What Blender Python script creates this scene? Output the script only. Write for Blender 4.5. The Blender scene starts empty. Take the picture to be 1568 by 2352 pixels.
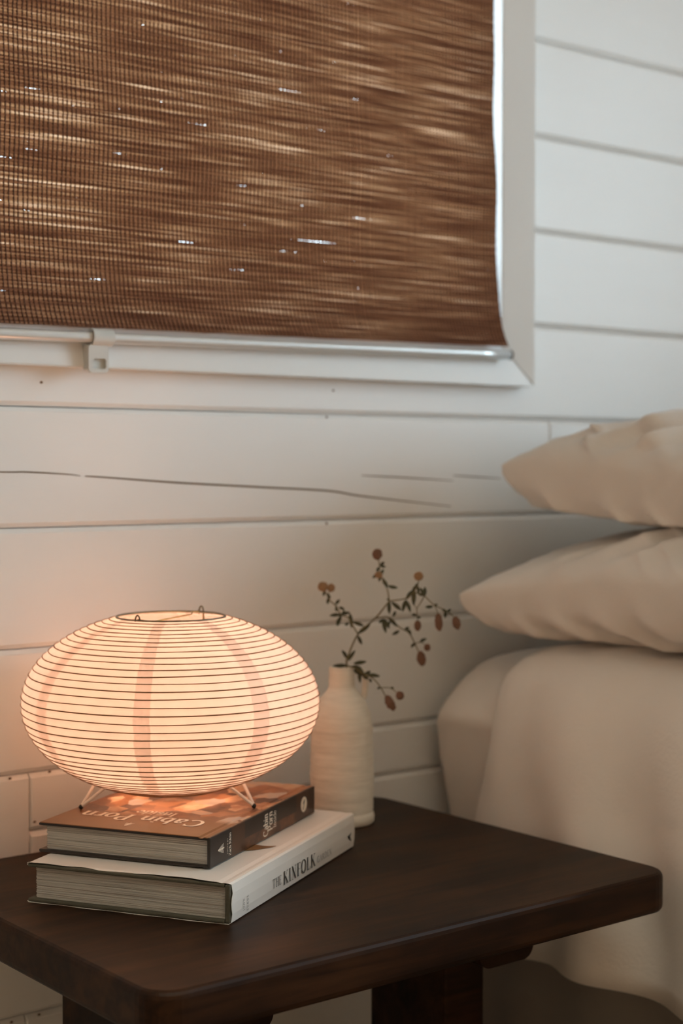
import bpy, bmesh, math, random
import numpy as np
from mathutils import Vector, Matrix, noise

random.seed(7)
SC = bpy.context.scene
COL = SC.collection
PI = math.pi

# ------------------------------------------------------------------ camera
cam_d = bpy.data.cameras.new('camera')
cam = bpy.data.objects.new('camera', cam_d)
COL.objects.link(cam)
cam_d.sensor_fit = 'VERTICAL'
cam_d.sensor_height = 36.0
cam_d.sensor_width = 24.0
cam_d.lens = 55.52
cam_d.clip_start = 0.02
cam_d.dof.use_dof = True
cam_d.dof.focus_distance = 1.40
cam_d.dof.aperture_fstop = 4.2
_f = Vector((0.62191944, 0.78253623, -0.02921059)).normalized()
_r = Vector((0.7828703, -0.62218494, 0.0)).normalized()
_u = _r.cross(_f)
cam.matrix_world = Matrix(((_r.x, _u.x, -_f.x, 0.0), (_r.y, _u.y, -_f.y, 0.0),
                           (_r.z, _u.z, -_f.z, 0.9), (0, 0, 0, 1)))
SC.camera = cam

# ------------------------------------------------------------------ daylight
world = bpy.data.worlds.new('overcast_sky')
SC.world = world
world.use_nodes = True
_bg = world.node_tree.nodes['Background']
_bg.inputs['Color'].default_value = (0.77, 0.95, 1.09, 1)
_bg.inputs['Strength'].default_value = 12.4
SC.view_settings.view_transform = 'Standard'
SC.view_settings.look = 'None'
SC.view_settings.gamma = 1.0
SC.view_settings.use_curve_mapping = False
SC.view_settings.exposure = 0.20

BULB_STRENGTH = 29.5
SC.cycles.max_bounces = 9

# portals only guide the sky light through the two windows and the added roof opening; they emit nothing
def portal(name, loc, rot, sx, sy):
    d = bpy.data.lights.new(name, 'AREA')
    d.shape = 'RECTANGLE'
    d.size, d.size_y = sx, sy
    d.cycles.is_portal = True
    o = bpy.data.objects.new(name, d)
    o.location, o.rotation_euler = loc, rot
    COL.objects.link(o)

RWX = 3.05                      # inner face of the right wall
RW = (-1.40, 0.72, 0.95, 2.05)    # opening in the right wall: y0 y1 z0 z1
portal('window_portal', (RWX + 0.13, (RW[0] + RW[1]) / 2, (RW[2] + RW[3]) / 2), (0, PI / 2, 0), RW[3] - RW[2], RW[1] - RW[0])
SK = (-0.85, 0.65, -1.45, 0.00)    # unseen roof opening added for fill, above and behind the camera: x0 x1 y0 y1
portal('window_portal', ((SK[0] + SK[1]) / 2, (SK[2] + SK[3]) / 2, 2.56), (0, 0, 0), SK[1] - SK[0], SK[3] - SK[2])
portal('window_portal', (0.84, 1.66, 1.50), (-PI / 2, 0, 0), 1.2, 0.9)

# ------------------------------------------------------------------ helpers
def link(name, me, mat=None, parent=None, smooth=False, loc=None):
    o = bpy.data.objects.new(name, me)
    COL.objects.link(o)
    if mat is not None and not me.materials:
        me.materials.append(mat)
    if parent is not None:
        o.parent = parent
    if loc is not None:
        o.location = loc
    if smooth:
        for p in me.polygons:
            p.use_smooth = True
    return o

def bm_obj(name, bm, mat=None, parent=None, smooth=False, loc=None):
    bmesh.ops.recalc_face_normals(bm, faces=bm.faces)
    me = bpy.data.meshes.new(name)
    bm.to_mesh(me)
    bm.free()
    return link(name, me, mat, parent, smooth, loc)

def pydata(name, vs, fs, mat=None, parent=None, smooth=False):
    me = bpy.data.meshes.new(name)
    me.from_pydata([tuple(v) for v in vs], [], [tuple(f) for f in fs])
    me.update()
    return link(name, me, mat, parent, smooth)

def tag(o, label, cat, group=None, kind=None):
    o['label'] = label
    o['category'] = cat
    if group:
        o['group'] = group
    if kind:
        o['kind'] = kind
    return o

def struct(o):
    o['kind'] = 'structure'
    return o

def thing(name, label, cat, loc=(0, 0, 0), rz=0.0, group=None):
    o = bpy.data.objects.new(name, None)
    o.empty_display_size = 0.05
    COL.objects.link(o)
    o.location = loc
    o.rotation_euler = (0, 0, rz)
    return tag(o, label, cat, group)

def box(bm, x0, x1, y0, y1, z0, z1, bev=0.0, seg=2):
    vs = [bm.verts.new(p) for p in ((x0, y0, z0), (x1, y0, z0), (x1, y1, z0), (x0, y1, z0),
                                    (x0, y0, z1), (x1, y0, z1), (x1, y1, z1), (x0, y1, z1))]
    fs = [bm.faces.new([vs[i] for i in f]) for f in ((0, 3, 2, 1), (4, 5, 6, 7), (0, 1, 5, 4),
                                                     (1, 2, 6, 5), (2, 3, 7, 6), (3, 0, 4, 7))]
    if bev > 0:
        es = list({e for f in fs for e in f.edges})
        bmesh.ops.bevel(bm, geom=es, offset=bev, segments=seg, affect='EDGES', profile=0.5)

def box_obj(name, x0, x1, y0, y1, z0, z1, mat, parent=None, bev=0.0, seg=2):
    bm = bmesh.new()
    box(bm, x0, x1, y0, y1, z0, z1, bev, seg)
    return bm_obj(name, bm, mat, parent)

def tube(bm, pts, rad, sides=8, closed=False, caps=True):
    pts = [Vector(p) for p in pts]
    n = len(pts)
    rings = []
    prev = None
    for i, p in enumerate(pts):
        if closed:
            t = pts[(i + 1) % n] - pts[i - 1]
        else:
            t = pts[min(i + 1, n - 1)] - pts[max(i - 1, 0)]
        if t.length < 1e-9:
            t = Vector((0, 0, 1))
        t.normalize()
        if prev is None:
            a = Vector((0, 0, 1)) if abs(t.z) < 0.9 else Vector((1, 0, 0))
            nrm = t.cross(a).normalized()
        else:
            nrm = (prev - t * prev.dot(t))
            nrm = nrm.normalized() if nrm.length > 1e-6 else t.orthogonal().normalized()
        prev = nrm
        b = t.cross(nrm)
        r = rad[i] if isinstance(rad, (list, tuple)) else rad
        rings.append([bm.verts.new(p + (nrm * math.cos(2 * PI * k / sides) + b * math.sin(2 * PI * k / sides)) * r) for k in range(sides)])
    m = n if closed else n - 1
    for i in range(m):
        A, B = rings[i], rings[(i + 1) % n]
        for k in range(sides):
            bm.faces.new((A[k], A[(k + 1) % sides], B[(k + 1) % sides], B[k]))
    if caps and not closed:
        bm.faces.new(rings[0][::-1])
        bm.faces.new(rings[-1])

def lathe(bm, prof, seg=64, cap=False):
    rings = []
    for r, z in prof:
        if r < 1e-6:
            rings.append([bm.verts.new((0, 0, z))])
        else:
            rings.append([bm.verts.new((r * math.cos(2 * PI * k / seg), r * math.sin(2 * PI * k / seg), z)) for k in range(seg)])
    for A, B in zip(rings, rings[1:]):
        for k in range(seg):
            k2 = (k + 1) % seg
            if len(A) == 1:
                bm.faces.new((A[0], B[k2], B[k]))
            elif len(B) == 1:
                bm.faces.new((A[k], A[k2], B[0]))
            else:
                bm.faces.new((A[k], A[k2], B[k2], B[k]))

def grid_faces(nu, nv, off=0, flip=False):
    fs = []
    for i in range(nu - 1):
        for j in range(nv - 1):
            a = off + i * nv + j
            f = (a, a + nv, a + nv + 1, a + 1)
            fs.append(f[::-1] if flip else f)
    return fs

def sm(x):
    x = max(0.0, min(1.0, x))
    return x * x * (3 - 2 * x)

def fbm(x, y, z, o=3):
    return noise.fractal(Vector((x, y, z)), 1.0, 2.0, o, noise_basis='PERLIN_ORIGINAL')

# ------------------------------------------------------------------ materials
def new_mat(name):
    m = bpy.data.materials.new(name)
    m.use_nodes = True
    nt = m.node_tree
    return m, nt, nt.nodes, nt.links, nt.nodes['Principled BSDF']

def ramp(N, stops):
    r = N.new('ShaderNodeValToRGB')
    el = r.color_ramp.elements
    while len(el) < len(stops):
        el.new(0.5)
    for e, (p, c) in zip(el, stops):
        e.position = p
        e.color = (*c, 1)
    return r

def noise_node(N, L, scale, detail=3, rough=0.5, vec=None, dims='3D'):
    n = N.new('ShaderNodeTexNoise')
    n.inputs['Scale'].default_value = scale
    n.inputs['Detail'].default_value = detail
    n.inputs['Roughness'].default_value = rough
    if vec is not None:
        L.new(vec, n.inputs['Vector'])
    return n

def mapping(N, L, scale=(1, 1, 1), loc=(0, 0, 0)):
    tc = N.new('ShaderNodeTexCoord')
    mp = N.new('ShaderNodeMapping')
    mp.inputs['Scale'].default_value = scale
    mp.inputs['Location'].default_value = loc
    L.new(tc.outputs['Object'], mp.inputs['Vector'])
    return mp.outputs['Vector']

def simple(name, col, rough=0.6, metal=0.0, var=0.0, scale=20.0, bump=0.0, bscale=60.0, spec=None, stretch=(1, 1, 1)):
    m, nt, N, L, B = new_mat(name)
    B.inputs['Base Color'].default_value = (*col, 1)
    B.inputs['Roughness'].default_value = rough
    B.inputs['Metallic'].default_value = metal
    if spec is not None:
        B.inputs['Specular IOR Level'].default_value = spec
    vec = mapping(N, L, stretch)
    if var > 0:
        n = noise_node(N, L, scale, 4, 0.55, vec)
        r = ramp(N, [(0.25, tuple(c * (1 - var) for c in col)), (0.75, tuple(min(1, c * (1 + var)) for c in col))])
        L.new(n.outputs['Fac'], r.inputs['Fac'])
        L.new(r.outputs['Color'], B.inputs['Base Color'])
    if bump > 0:
        n2 = noise_node(N, L, bscale, 4, 0.6, vec)
        b = N.new('ShaderNodeBump')
        b.inputs['Strength'].default_value = bump
        b.inputs['Distance'].default_value = 0.002
        L.new(n2.outputs['Fac'], b.inputs['Height'])
        L.new(b.outputs['Normal'], B.inputs['Normal'])
    return m

M = {}
M['paint'] = simple('white_board_paint', (0.85, 0.84, 0.82), 0.42, var=0.02, scale=6, bump=0.18, bscale=40, stretch=(0.25, 1, 2))
M['trim'] = simple('white_trim_paint', (0.78, 0.775, 0.755), 0.38, var=0.015, scale=8, bump=0.06, bscale=50)
M['plaster'] = simple('timber_room_lining', (0.82, 0.57, 0.38), 0.7, var=0.05, scale=3, stretch=(1, 1, 8))
M['ceil'] = simple('ceiling_paint', (0.86, 0.70, 0.55), 0.7, var=0.03, scale=3)
M['floor'] = simple('floor_boards', (0.20, 0.125, 0.075), 0.55, var=0.25, scale=3, stretch=(1, 12, 1))
M['crack'] = simple('crack_shadow', (0.17, 0.115, 0.07), 0.9)
M['nail'] = simple('nail_rust', (0.16, 0.09, 0.05), 0.7)
M['steel'] = simple('satin_aluminium', (0.72, 0.73, 0.72), 0.32, 0.55, var=0.03, scale=30)
M['clip'] = simple('clear_grey_plastic', (0.62, 0.62, 0.59), 0.3, 0.0)
M['darkcap'] = simple('dark_end_cap', (0.10, 0.08, 0.05), 0.6)
M['wire_white'] = simple('white_enamel_wire', (0.78, 0.72, 0.66), 0.35)
M['wire_dark'] = simple('galvanised_wire', (0.16, 0.14, 0.09), 0.4, 0.6)
M['wire_brass'] = simple('brass_wire', (0.45, 0.30, 0.10), 0.35, 0.7)
M['rubber'] = simple('black_rubber_tip', (0.02, 0.016, 0.014), 0.6)
M['black'] = simple('black_print', (0.018, 0.016, 0.015), 0.55)
M['grey_print'] = simple('grey_print', (0.22, 0.20, 0.19), 0.55)
M['cream'] = simple('cream_print', (0.80, 0.70, 0.58), 0.5)
M['cloth'] = simple('white_bed_linen', (0.84, 0.79, 0.74), 0.9, var=0.02, scale=12, bump=0.25, bscale=220, spec=0.15)
M['sheet'] = simple('white_fitted_sheet', (0.81, 0.75, 0.69), 0.9, var=0.02, scale=9, bump=0.2, bscale=180, spec=0.15)
M['valance'] = simple('taupe_valance', (0.28, 0.25, 0.225), 0.9, var=0.04, scale=9, bump=0.2, bscale=200, spec=0.1)
M['stem'] = simple('stem_green', (0.16, 0.13, 0.055), 0.7, var=0.2, scale=60)
M['leaf'] = simple('leaf_green', (0.055, 0.06, 0.028), 0.6, var=0.35, scale=80)
M['bloom'] = simple('clover_bloom', (0.21, 0.115, 0.075), 0.95, var=0.35, scale=350)
M['bloom_pale'] = simple('clover_bloom_pale', (0.36, 0.22, 0.12), 0.95, var=0.3, scale=350)
M['kboard'] = simple('olive_cloth_board', (0.085, 0.075, 0.050), 0.8, var=0.15, scale=120, bump=0.3, bscale=500)
M['jacket'] = simple('white_jacket', (0.80, 0.745, 0.69), 0.42, var=0.012, scale=25)
M['leafprint'] = simple('brown_cover_picture', (0.25, 0.12, 0.045), 0.5, var=0.3, scale=60)

def glass_mat():
    m, nt, N, L, B = new_mat('window_glass')
    N.remove(B)
    out = N['Material Output']
    t = N.new('ShaderNodeBsdfTransparent')
    t.inputs['Color'].default_value = (0.95, 0.97, 0.97, 1)
    g = N.new('ShaderNodeBsdfGlossy')
    g.inputs['Roughness'].default_value = 0.02
    f = N.new('ShaderNodeFresnel')
    f.inputs['IOR'].default_value = 1.45
    mx = N.new('ShaderNodeMixShader')
    L.new(f.outputs['Fac'], mx.inputs['Fac'])
    L.new(t.outputs[0], mx.inputs[1])
    L.new(g.outputs[0], mx.inputs[2])
    L.new(mx.outputs[0], out.inputs['Surface'])
    return m
M['glass'] = glass_mat()

def paper_mat(name='washi_paper', fac=0.52, c0=(0.81, 0.75, 0.715), c1=(0.87, 0.81, 0.775)):
    m, nt, N, L, B = new_mat(name)
    N.remove(B)
    out = N['Material Output']
    d = N.new('ShaderNodeBsdfDiffuse')
    t = N.new('ShaderNodeBsdfTranslucent')
    vec = mapping(N, L)
    n = noise_node(N, L, 45, 5, 0.6, vec)
    r = ramp(N, [(0.3, c0), (0.7, c1)])
    L.new(n.outputs['Fac'], r.inputs['Fac'])
    L.new(r.outputs['Color'], d.inputs['Color'])
    L.new(r.outputs['Color'], t.inputs['Color'])
    mx = N.new('ShaderNodeMixShader')
    mx.inputs['Fac'].default_value = fac
    L.new(d.outputs[0], mx.inputs[1])
    L.new(t.outputs[0], mx.inputs[2])
    L.new(mx.outputs[0], out.inputs['Surface'])
    return m
M['paper'] = paper_mat()
M['paper_seam'] = paper_mat('washi_paper_overlap', 0.72, (0.90, 0.84, 0.80), (0.94, 0.88, 0.84))
M['hoop'] = paper_mat('bamboo_hoop', 0.35, (0.34, 0.19, 0.11), (0.42, 0.25, 0.15))

def bulb_mat():
    m, nt, N, L, B = new_mat('lit_bulb_glass')
    N.remove(B)
    e = N.new('ShaderNodeEmission')
    e.inputs['Color'].default_value = (1.0, 0.545, 0.325, 1)
    e.inputs['Strength'].default_value = BULB_STRENGTH
    L.new(e.outputs[0], N['Material Output'].inputs['Surface'])
    return m
M['bulb'] = bulb_mat()

def wood_mat():
    m, nt, N, L, B = new_mat('dark_walnut')
    vec = mapping(N, L, (1.6, 22, 22))
    n = noise_node(N, L, 3.0, 6, 0.62, vec)
    n.inputs['Distortion'].default_value = 0.6
    vec2 = mapping(N, L, (4, 9, 9))
    n2 = noise_node(N, L, 2.2, 3, 0.5, vec2)
    mx = N.new('ShaderNodeMath')
    mx.operation = 'MULTIPLY_ADD'
    mx.inputs[1].default_value = 0.45
    L.new(n2.outputs['Fac'], mx.inputs[0])
    mm = N.new('ShaderNodeMath')
    mm.operation = 'MULTIPLY'
    mm.inputs[1].default_value = 0.55
    L.new(n.outputs['Fac'], mm.inputs[0])
    L.new(mm.outputs[0], mx.inputs[2])
    r = ramp(N, [(0.34, (0.006, 0.0022, 0.0008)), (0.48, (0.018, 0.0068, 0.0026)), (0.62, (0.042, 0.0165, 0.0060))])
    L.new(mx.outputs[0], r.inputs['Fac'])
    L.new(r.outputs['Color'], B.inputs['Base Color'])
    B.inputs['Roughness'].default_value = 0.47
    B.inputs['Specular IOR Level'].default_value = 0.15
    b = N.new('ShaderNodeBump')
    b.inputs['Strength'].default_value = 0.12
    b.inputs['Distance'].default_value = 0.001
    L.new(n.outputs['Fac'], b.inputs['Height'])
    L.new(b.outputs['Normal'], B.inputs['Normal'])
    return m
M['wood'] = wood_mat()

def pages_mat(name, c0, c1, nz):
    m, nt, N, L, B = new_mat(name)
    vec = mapping(N, L, (6, 6, nz))
    n = noise_node(N, L, 1.0, 3, 0.7, vec)
    r = ramp(N, [(0.33, c0), (0.62, c1)])
    L.new(n.outputs['Fac'], r.inputs['Fac'])
    L.new(r.outputs['Color'], B.inputs['Base Color'])
    B.inputs['Roughness'].default_value = 0.85
    return m
M['pages'] = pages_mat('page_edges', (0.28, 0.255, 0.225), (0.62, 0.575, 0.52), 1100)

def ceramic_mat():
    m, nt, N, L, B = new_mat('raw_stoneware')
    vec = mapping(N, L, (1, 1, 7))
    n = noise_node(N, L, 38, 4, 0.6, vec)
    r = ramp(N, [(0.3, (0.74, 0.68, 0.585)), (0.7, (0.85, 0.79, 0.69))])
    L.new(n.outputs['Fac'], r.inputs['Fac'])
    L.new(r.outputs['Color'], B.inputs['Base Color'])
    B.inputs['Roughness'].default_value = 0.62
    b = N.new('ShaderNodeBump')
    b.inputs['Strength'].default_value = 0.3
    b.inputs['Distance'].default_value = 0.001
    L.new(n.outputs['Fac'], b.inputs['Height'])
    L.new(b.outputs['Normal'], B.inputs['Normal'])
    return m
M['ceramic'] = ceramic_mat()

def reed_mat():
    m, nt, N, L, B = new_mat('woven_jute_reed')
    N.remove(B)
    out = N['Material Output']
    vec = mapping(N, L, (7.0, 1, 330))
    n = noise_node(N, L, 1.0, 3, 0.55, vec)
    vec2 = mapping(N, L, (2.5, 1, 38))
    n2 = noise_node(N, L, 1.0, 2, 0.5, vec2)
    add = N.new('ShaderNodeMath')
    add.operation = 'MULTIPLY_ADD'
    add.inputs[1].default_value = 0.16
    L.new(n2.outputs['Fac'], add.inputs[0])
    s = N.new('ShaderNodeMath')
    s.operation = 'MULTIPLY'
    s.inputs[1].default_value = 1.0
    L.new(n.outputs['Fac'], s.inputs[0])
    L.new(s.outputs[0], add.inputs[2])
    rd = ramp(N, [(0.42, (0.115, 0.050, 0.030)), (0.58, (0.175, 0.082, 0.050)), (0.76, (0.28, 0.15, 0.095))])
    rt = ramp(N, [(0.44, (0.012, 0.0034, 0.0011)), (0.58, (0.034, 0.0125, 0.0045)), (0.68, (0.080, 0.038, 0.016)), (0.82, (0.25, 0.155, 0.095))])
    L.new(add.outputs[0], rd.inputs['Fac'])
    L.new(add.outputs[0], rt.inputs['Fac'])
    d = N.new('ShaderNodeBsdfDiffuse')
    t = N.new('ShaderNodeBsdfTranslucent')
    L.new(rd.outputs['Color'], d.inputs['Color'])
    L.new(rt.outputs['Color'], t.inputs['Color'])
    ad = N.new('ShaderNodeAddShader')
    L.new(d.outputs[0], ad.inputs[0])
    L.new(t.outputs[0], ad.inputs[1])
    L.new(ad.outputs[0], out.inputs['Surface'])
    return m
M['reed'] = reed_mat()
M['cord'] = simple('blind_cord', (0.075, 0.032, 0.019), 0.9)

def cabin_cover_mat():
    m, nt, N, L, B = new_mat('printed_cabin_cover')
    tc = N.new('ShaderNodeTexCoord')
    sep = N.new('ShaderNodeSeparateXYZ')
    L.new(tc.outputs['Object'], sep.inputs[0])
    mp = N.new('ShaderNodeMapping')
    mp.inputs['Scale'].default_value = (34, 52, 1)
    mp.inputs['Rotation'].default_value = (0, 0, 0.25)
    L.new(tc.outputs['Object'], mp.inputs['Vector'])
    v = N.new('ShaderNodeTexVoronoi')
    v.distance = 'CHEBYCHEV'
    v.inputs['Scale'].default_value = 1.0
    v.inputs['Randomness'].default_value = 0.9
    L.new(mp.outputs[0], v.inputs['Vector'])
    s2 = N.new('ShaderNodeSeparateColor')
    L.new(v.outputs['Color'], s2.inputs[0])
    n = noise_node(N, L, 60, 4, 0.6, tc.outputs['Object'])
    a = N.new('ShaderNodeMath')
    a.operation = 'MULTIPLY_ADD'
    a.inputs[1].default_value = 0.5
    L.new(n.outputs['Fac'], a.inputs[0])
    h = N.new('ShaderNodeMath')
    h.operation = 'MULTIPLY'
    h.inputs[1].default_value = 0.72
    L.new(s2.outputs[0], h.inputs[0])
    L.new(h.outputs[0], a.inputs[2])
    pic = ramp(N, [(0.30, (0.075, 0.026, 0.010)), (0.52, (0.22, 0.080, 0.028)), (0.72, (0.36, 0.15, 0.06)), (0.86, (0.56, 0.36, 0.22)), (0.95, (0.40, 0.33, 0.28))])
    L.new(a.outputs[0], pic.inputs['Fac'])
    n3 = noise_node(N, L, 25, 3, 0.5, tc.outputs['Object'])
    plain = ramp(N, [(0.3, (0.15, 0.058, 0.014)), (0.7, (0.20, 0.082, 0.02))])
    L.new(n3.outputs['Fac'], plain.inputs['Fac'])
    edge = N.new('ShaderNodeMapRange')
    edge.inputs['From Min'].default_value = 0.055
    edge.inputs['From Max'].default_value = 0.068
    L.new(sep.outputs['X'], edge.inputs['Value'])
    mx = N.new('ShaderNodeMix')
    mx.data_type = 'RGBA'
    L.new(edge.outputs[0], mx.inputs['Factor'])
    L.new(plain.outputs['Color'], mx.inputs['A'])
    L.new(pic.outputs['Color'], mx.inputs['B'])
    L.new(mx.outputs['Result'], B.inputs['Base Color'])
    B.inputs['Roughness'].default_value = 0.38
    return m
M['cabin_cover'] = cabin_cover_mat()

def cabin_spine_mat():
    m, nt, N, L, B = new_mat('printed_cabin_spine')
    tc = N.new('ShaderNodeTexCoord')
    sep = N.new('ShaderNodeSeparateXYZ')
    L.new(tc.outputs['Object'], sep.inputs[0])
    mr = N.new('ShaderNodeMath')
    mr.operation = 'MULTIPLY'
    mr.inputs[1].default_value = 1 / 0.249
    L.new(sep.outputs['X'], mr.inputs[0])
    bands = ramp(N, [(0.0, (0.020, 0.015, 0.012)), (0.18, (0.060, 0.026, 0.012)), (0.30, (0.022, 0.014, 0.010)), (0.62, (0.028, 0.016, 0.010)), (0.80, (0.065, 0.026, 0.012)), (0.93, (0.045, 0.020, 0.010))])
    bands.color_ramp.interpolation = 'CONSTANT'
    L.new(mr.outputs[0], bands.inputs['Fac'])
    # orange lower half of the middle picture
    low = N.new('ShaderNodeMath')
    low.operation = 'LESS_THAN'
    low.inputs[1].default_value = 0.0115
    L.new(sep.outputs['Z'], low.inputs[0])
    a = N.new('ShaderNodeMath')
    a.operation = 'COMPARE'
    a.inputs[1].default_value = 0.55
    a.inputs[2].default_value = 0.25
    L.new(mr.outputs[0], a.inputs[0])
    ml = N.new('ShaderNodeMath')
    ml.operation = 'MULTIPLY'
    L.new(low.outputs[0], ml.inputs[0])
    L.new(a.outputs[0], ml.inputs[1])
    mx = N.new('ShaderNodeMix')
    mx.data_type = 'RGBA'
    L.new(ml.outputs[0], mx.inputs['Factor'])
    L.new(bands.outputs['Color'], mx.inputs['A'])
    n = noise_node(N, L, 70, 4, 0.6, tc.outputs['Object'])
    rr = ramp(N, [(0.35, (0.06, 0.024, 0.010)), (0.65, (0.17, 0.065, 0.025))])
    L.new(n.outputs['Fac'], rr.inputs['Fac'])
    L.new(rr.outputs['Color'], mx.inputs['B'])
    L.new(mx.outputs['Result'], B.inputs['Base Color'])
    B.inputs['Roughness'].default_value = 0.35
    return m
M['cabin_spine'] = cabin_spine_mat()
M['cabin_back'] = simple('printed_cabin_back', (0.022, 0.016, 0.013), 0.4, var=0.5, scale=90)

# ================================================================== SETTING
WY = 1.496                       # face of the boards on the back wall
WIN = (0.26, 1.445, 1.055, 1.95)  # window opening x0 x1 z0 z1
LX, RX, FY, CZ = -1.6, RWX, -2.2, 2.45

def wall_with_hole_xz(name, x0, x1, y0, y1, z0, z1, h, mat):
    bm = bmesh.new()
    box(bm, x0, h[0], y0, y1, z0, z1)
    box(bm, h[1], x1, y0, y1, z0, z1)
    box(bm, h[0], h[1], y0, y1, z0, h[2])
    box(bm, h[0], h[1], y0, y1, h[3], z1)
    return struct(bm_obj(name, bm, mat))

floor = struct(box_obj('floor', LX - 0.1, RX + 0.1, FY - 0.1, 1.65, -0.1, 0.0, M['floor']))
bm = bmesh.new()
box(bm, LX - 0.1, SK[0], FY - 0.1, 1.65, CZ, CZ + 0.1)
box(bm, SK[1], RX + 0.1, FY - 0.1, 1.65, CZ, CZ + 0.1)
box(bm, SK[0], SK[1], FY - 0.1, SK[2], CZ, CZ + 0.1)
box(bm, SK[0], SK[1], SK[3], 1.65, CZ, CZ + 0.1)
ceiling = struct(bm_obj('ceiling', bm, M['ceil']))
wall_left = struct(box_obj('wall_left', LX - 0.1, LX, FY - 0.1, 1.65, 0, CZ, M['plaster']))
wall_front = struct(box_obj('wall_front', LX, RX, FY - 0.1, FY, 0, CZ, M['plaster']))
wall_back = wall_with_hole_xz('wall_back', LX, RX, 1.513, 1.65, 0, CZ, WIN, M['paint'])

bm = bmesh.new()
box(bm, RX, RX + 0.12, FY - 0.1, RW[0], 0, CZ)
box(bm, RX, RX + 0.12, RW[1], 1.65, 0, CZ)
box(bm, RX, RX + 0.12, RW[0], RW[1], 0, RW[2])
box(bm, RX, RX + 0.12, RW[0], RW[1], RW[3], CZ)
wall_right = struct(bm_obj('wall_right', bm, M['plaster']))

# window in the right wall (off frame): frame bars and pane
bm = bmesh.new()
for a0, a1, c0, c1 in ((RW[0], RW[1], RW[2], RW[2] + 0.05), (RW[0], RW[1], RW[3] - 0.05, RW[3]),
                       (RW[0], RW[0] + 0.05, RW[2], RW[3]), (RW[1] - 0.05, RW[1], RW[2], RW[3]),
                       ((RW[0] + RW[1]) / 2 - 0.02, (RW[0] + RW[1]) / 2 + 0.02, RW[2], RW[3])):
    box(bm, RX + 0.04, RX + 0.08, a0, a1, c0, c1)
window_2 = struct(bm_obj('window_2', bm, M['trim']))
pane = box_obj('pane', RX + 0.058, RX + 0.062, RW[0] + 0.04, RW[1] - 0.04, RW[2] + 0.04, RW[3] - 0.04, M['glass'], window_2)

bm = bmesh.new()
for a0, a1, c0, c1 in ((SK[0], SK[1], SK[2], SK[2] + 0.05), (SK[0], SK[1], SK[3] - 0.05, SK[3]), (SK[0], SK[0] + 0.05, SK[2], SK[3]), (SK[1] - 0.05, SK[1], SK[2], SK[3])):
    box(bm, a0, a1, c0, c1, CZ + 0.03, CZ + 0.07)
fill_skylight = struct(bm_obj('fill_skylight', bm, M['trim']))  # unseen skylight, added as high fill for the lower wall and bed
box_obj('pane', SK[0] + 0.04, SK[1] - 0.04, SK[2] + 0.04, SK[3] - 0.04, CZ + 0.048, CZ + 0.052, M['glass'], fill_skylight)
m_, nt_, N_, L_, B_ = new_mat('amber_fill_tint')  # clear tint, added only to colour the skylight fill warm
N_.remove(B_)
_t = N_.new('ShaderNodeBsdfTransparent')
_t.inputs['Color'].default_value = (0.96, 0.79, 0.59, 1)
L_.new(_t.outputs[0], N_['Material Output'].inputs['Surface'])
vs = []
for i in range(41):                # added amber sheet that warms the fill from the roof opening
    y = SK[2] + 0.01 + (SK[3] - SK[2] - 0.02) * i / 40
    z = CZ + 0.015 + 0.004 * math.cos(i * 0.8)
    vs += [(SK[0] + 0.01, y, z), (SK[1] - 0.01, y, z)]
pydata('fill_tint_sheet', vs, [(2 * i, 2 * i + 2, 2 * i + 3, 2 * i + 1) for i in range(40)], m_, fill_skylight)

# boards of the back wall, one object each
JZ = [0.0, 0.065, 0.193, 0.321, 0.449, 0.577, 0.7085, 0.835, 0.962, 1.0875, 1.214, 1.340, 1.467, 1.593, 1.720, 1.846, 1.973, 2.100, 2.226, 2.352, 2.45]
TRIM_OUT = (WIN[0] - 0.052, WIN[1] + 0.052, 1.004, WIN[3] + 0.052)

def board(x0, x1, z0, z1, bev=0.0050, flat_top=False, flush=''):
    """V-jointed board: bevelled long edges, square ends a hair apart."""
    g = 0.0005
    prof = [(WY + 0.018, z0 + g), (WY + bev * 0.95, z0 + g), (WY, z0 + g + bev), (WY, z1 - g - bev), (WY + bev * 0.95, z1 - g), (WY + 0.018, z1 - g)]
    if flat_top:
        prof[3:5] = [(WY, z1 - 0.002), (WY, z1)]

    xs = [x0 + 0.0006, x0 + 0.0022, x1 - 0.0022, x1 - 0.0006]
    if flush in ('left', 'both'):
        xs[0] = x0
    if flush in ('right', 'both'):
        xs[3] = x1
    vs, fs = [], []
    for k, x in enumerate(xs):
        d = 0.0012 if (k == 0 and flush in ('', 'right')) or (k == 3 and flush in ('', 'left')) else 0.0
        for i, (y, z) in enumerate(prof):
            vs.append((x, y + (d if i in (2, 3) else 0), z))
    n = len(prof)
    for k in range(3):
        for i in range(n):
            a, b = k * n + i, k * n + (i + 1) % n
            fs.append((a, a + n, b + n, b))
    fs.append(tuple(range(n)))
    fs.append(tuple(range(3 * n, 4 * n))[::-1])
    return pydata('board', vs, fs, M['paint'], wall_back)

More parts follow.
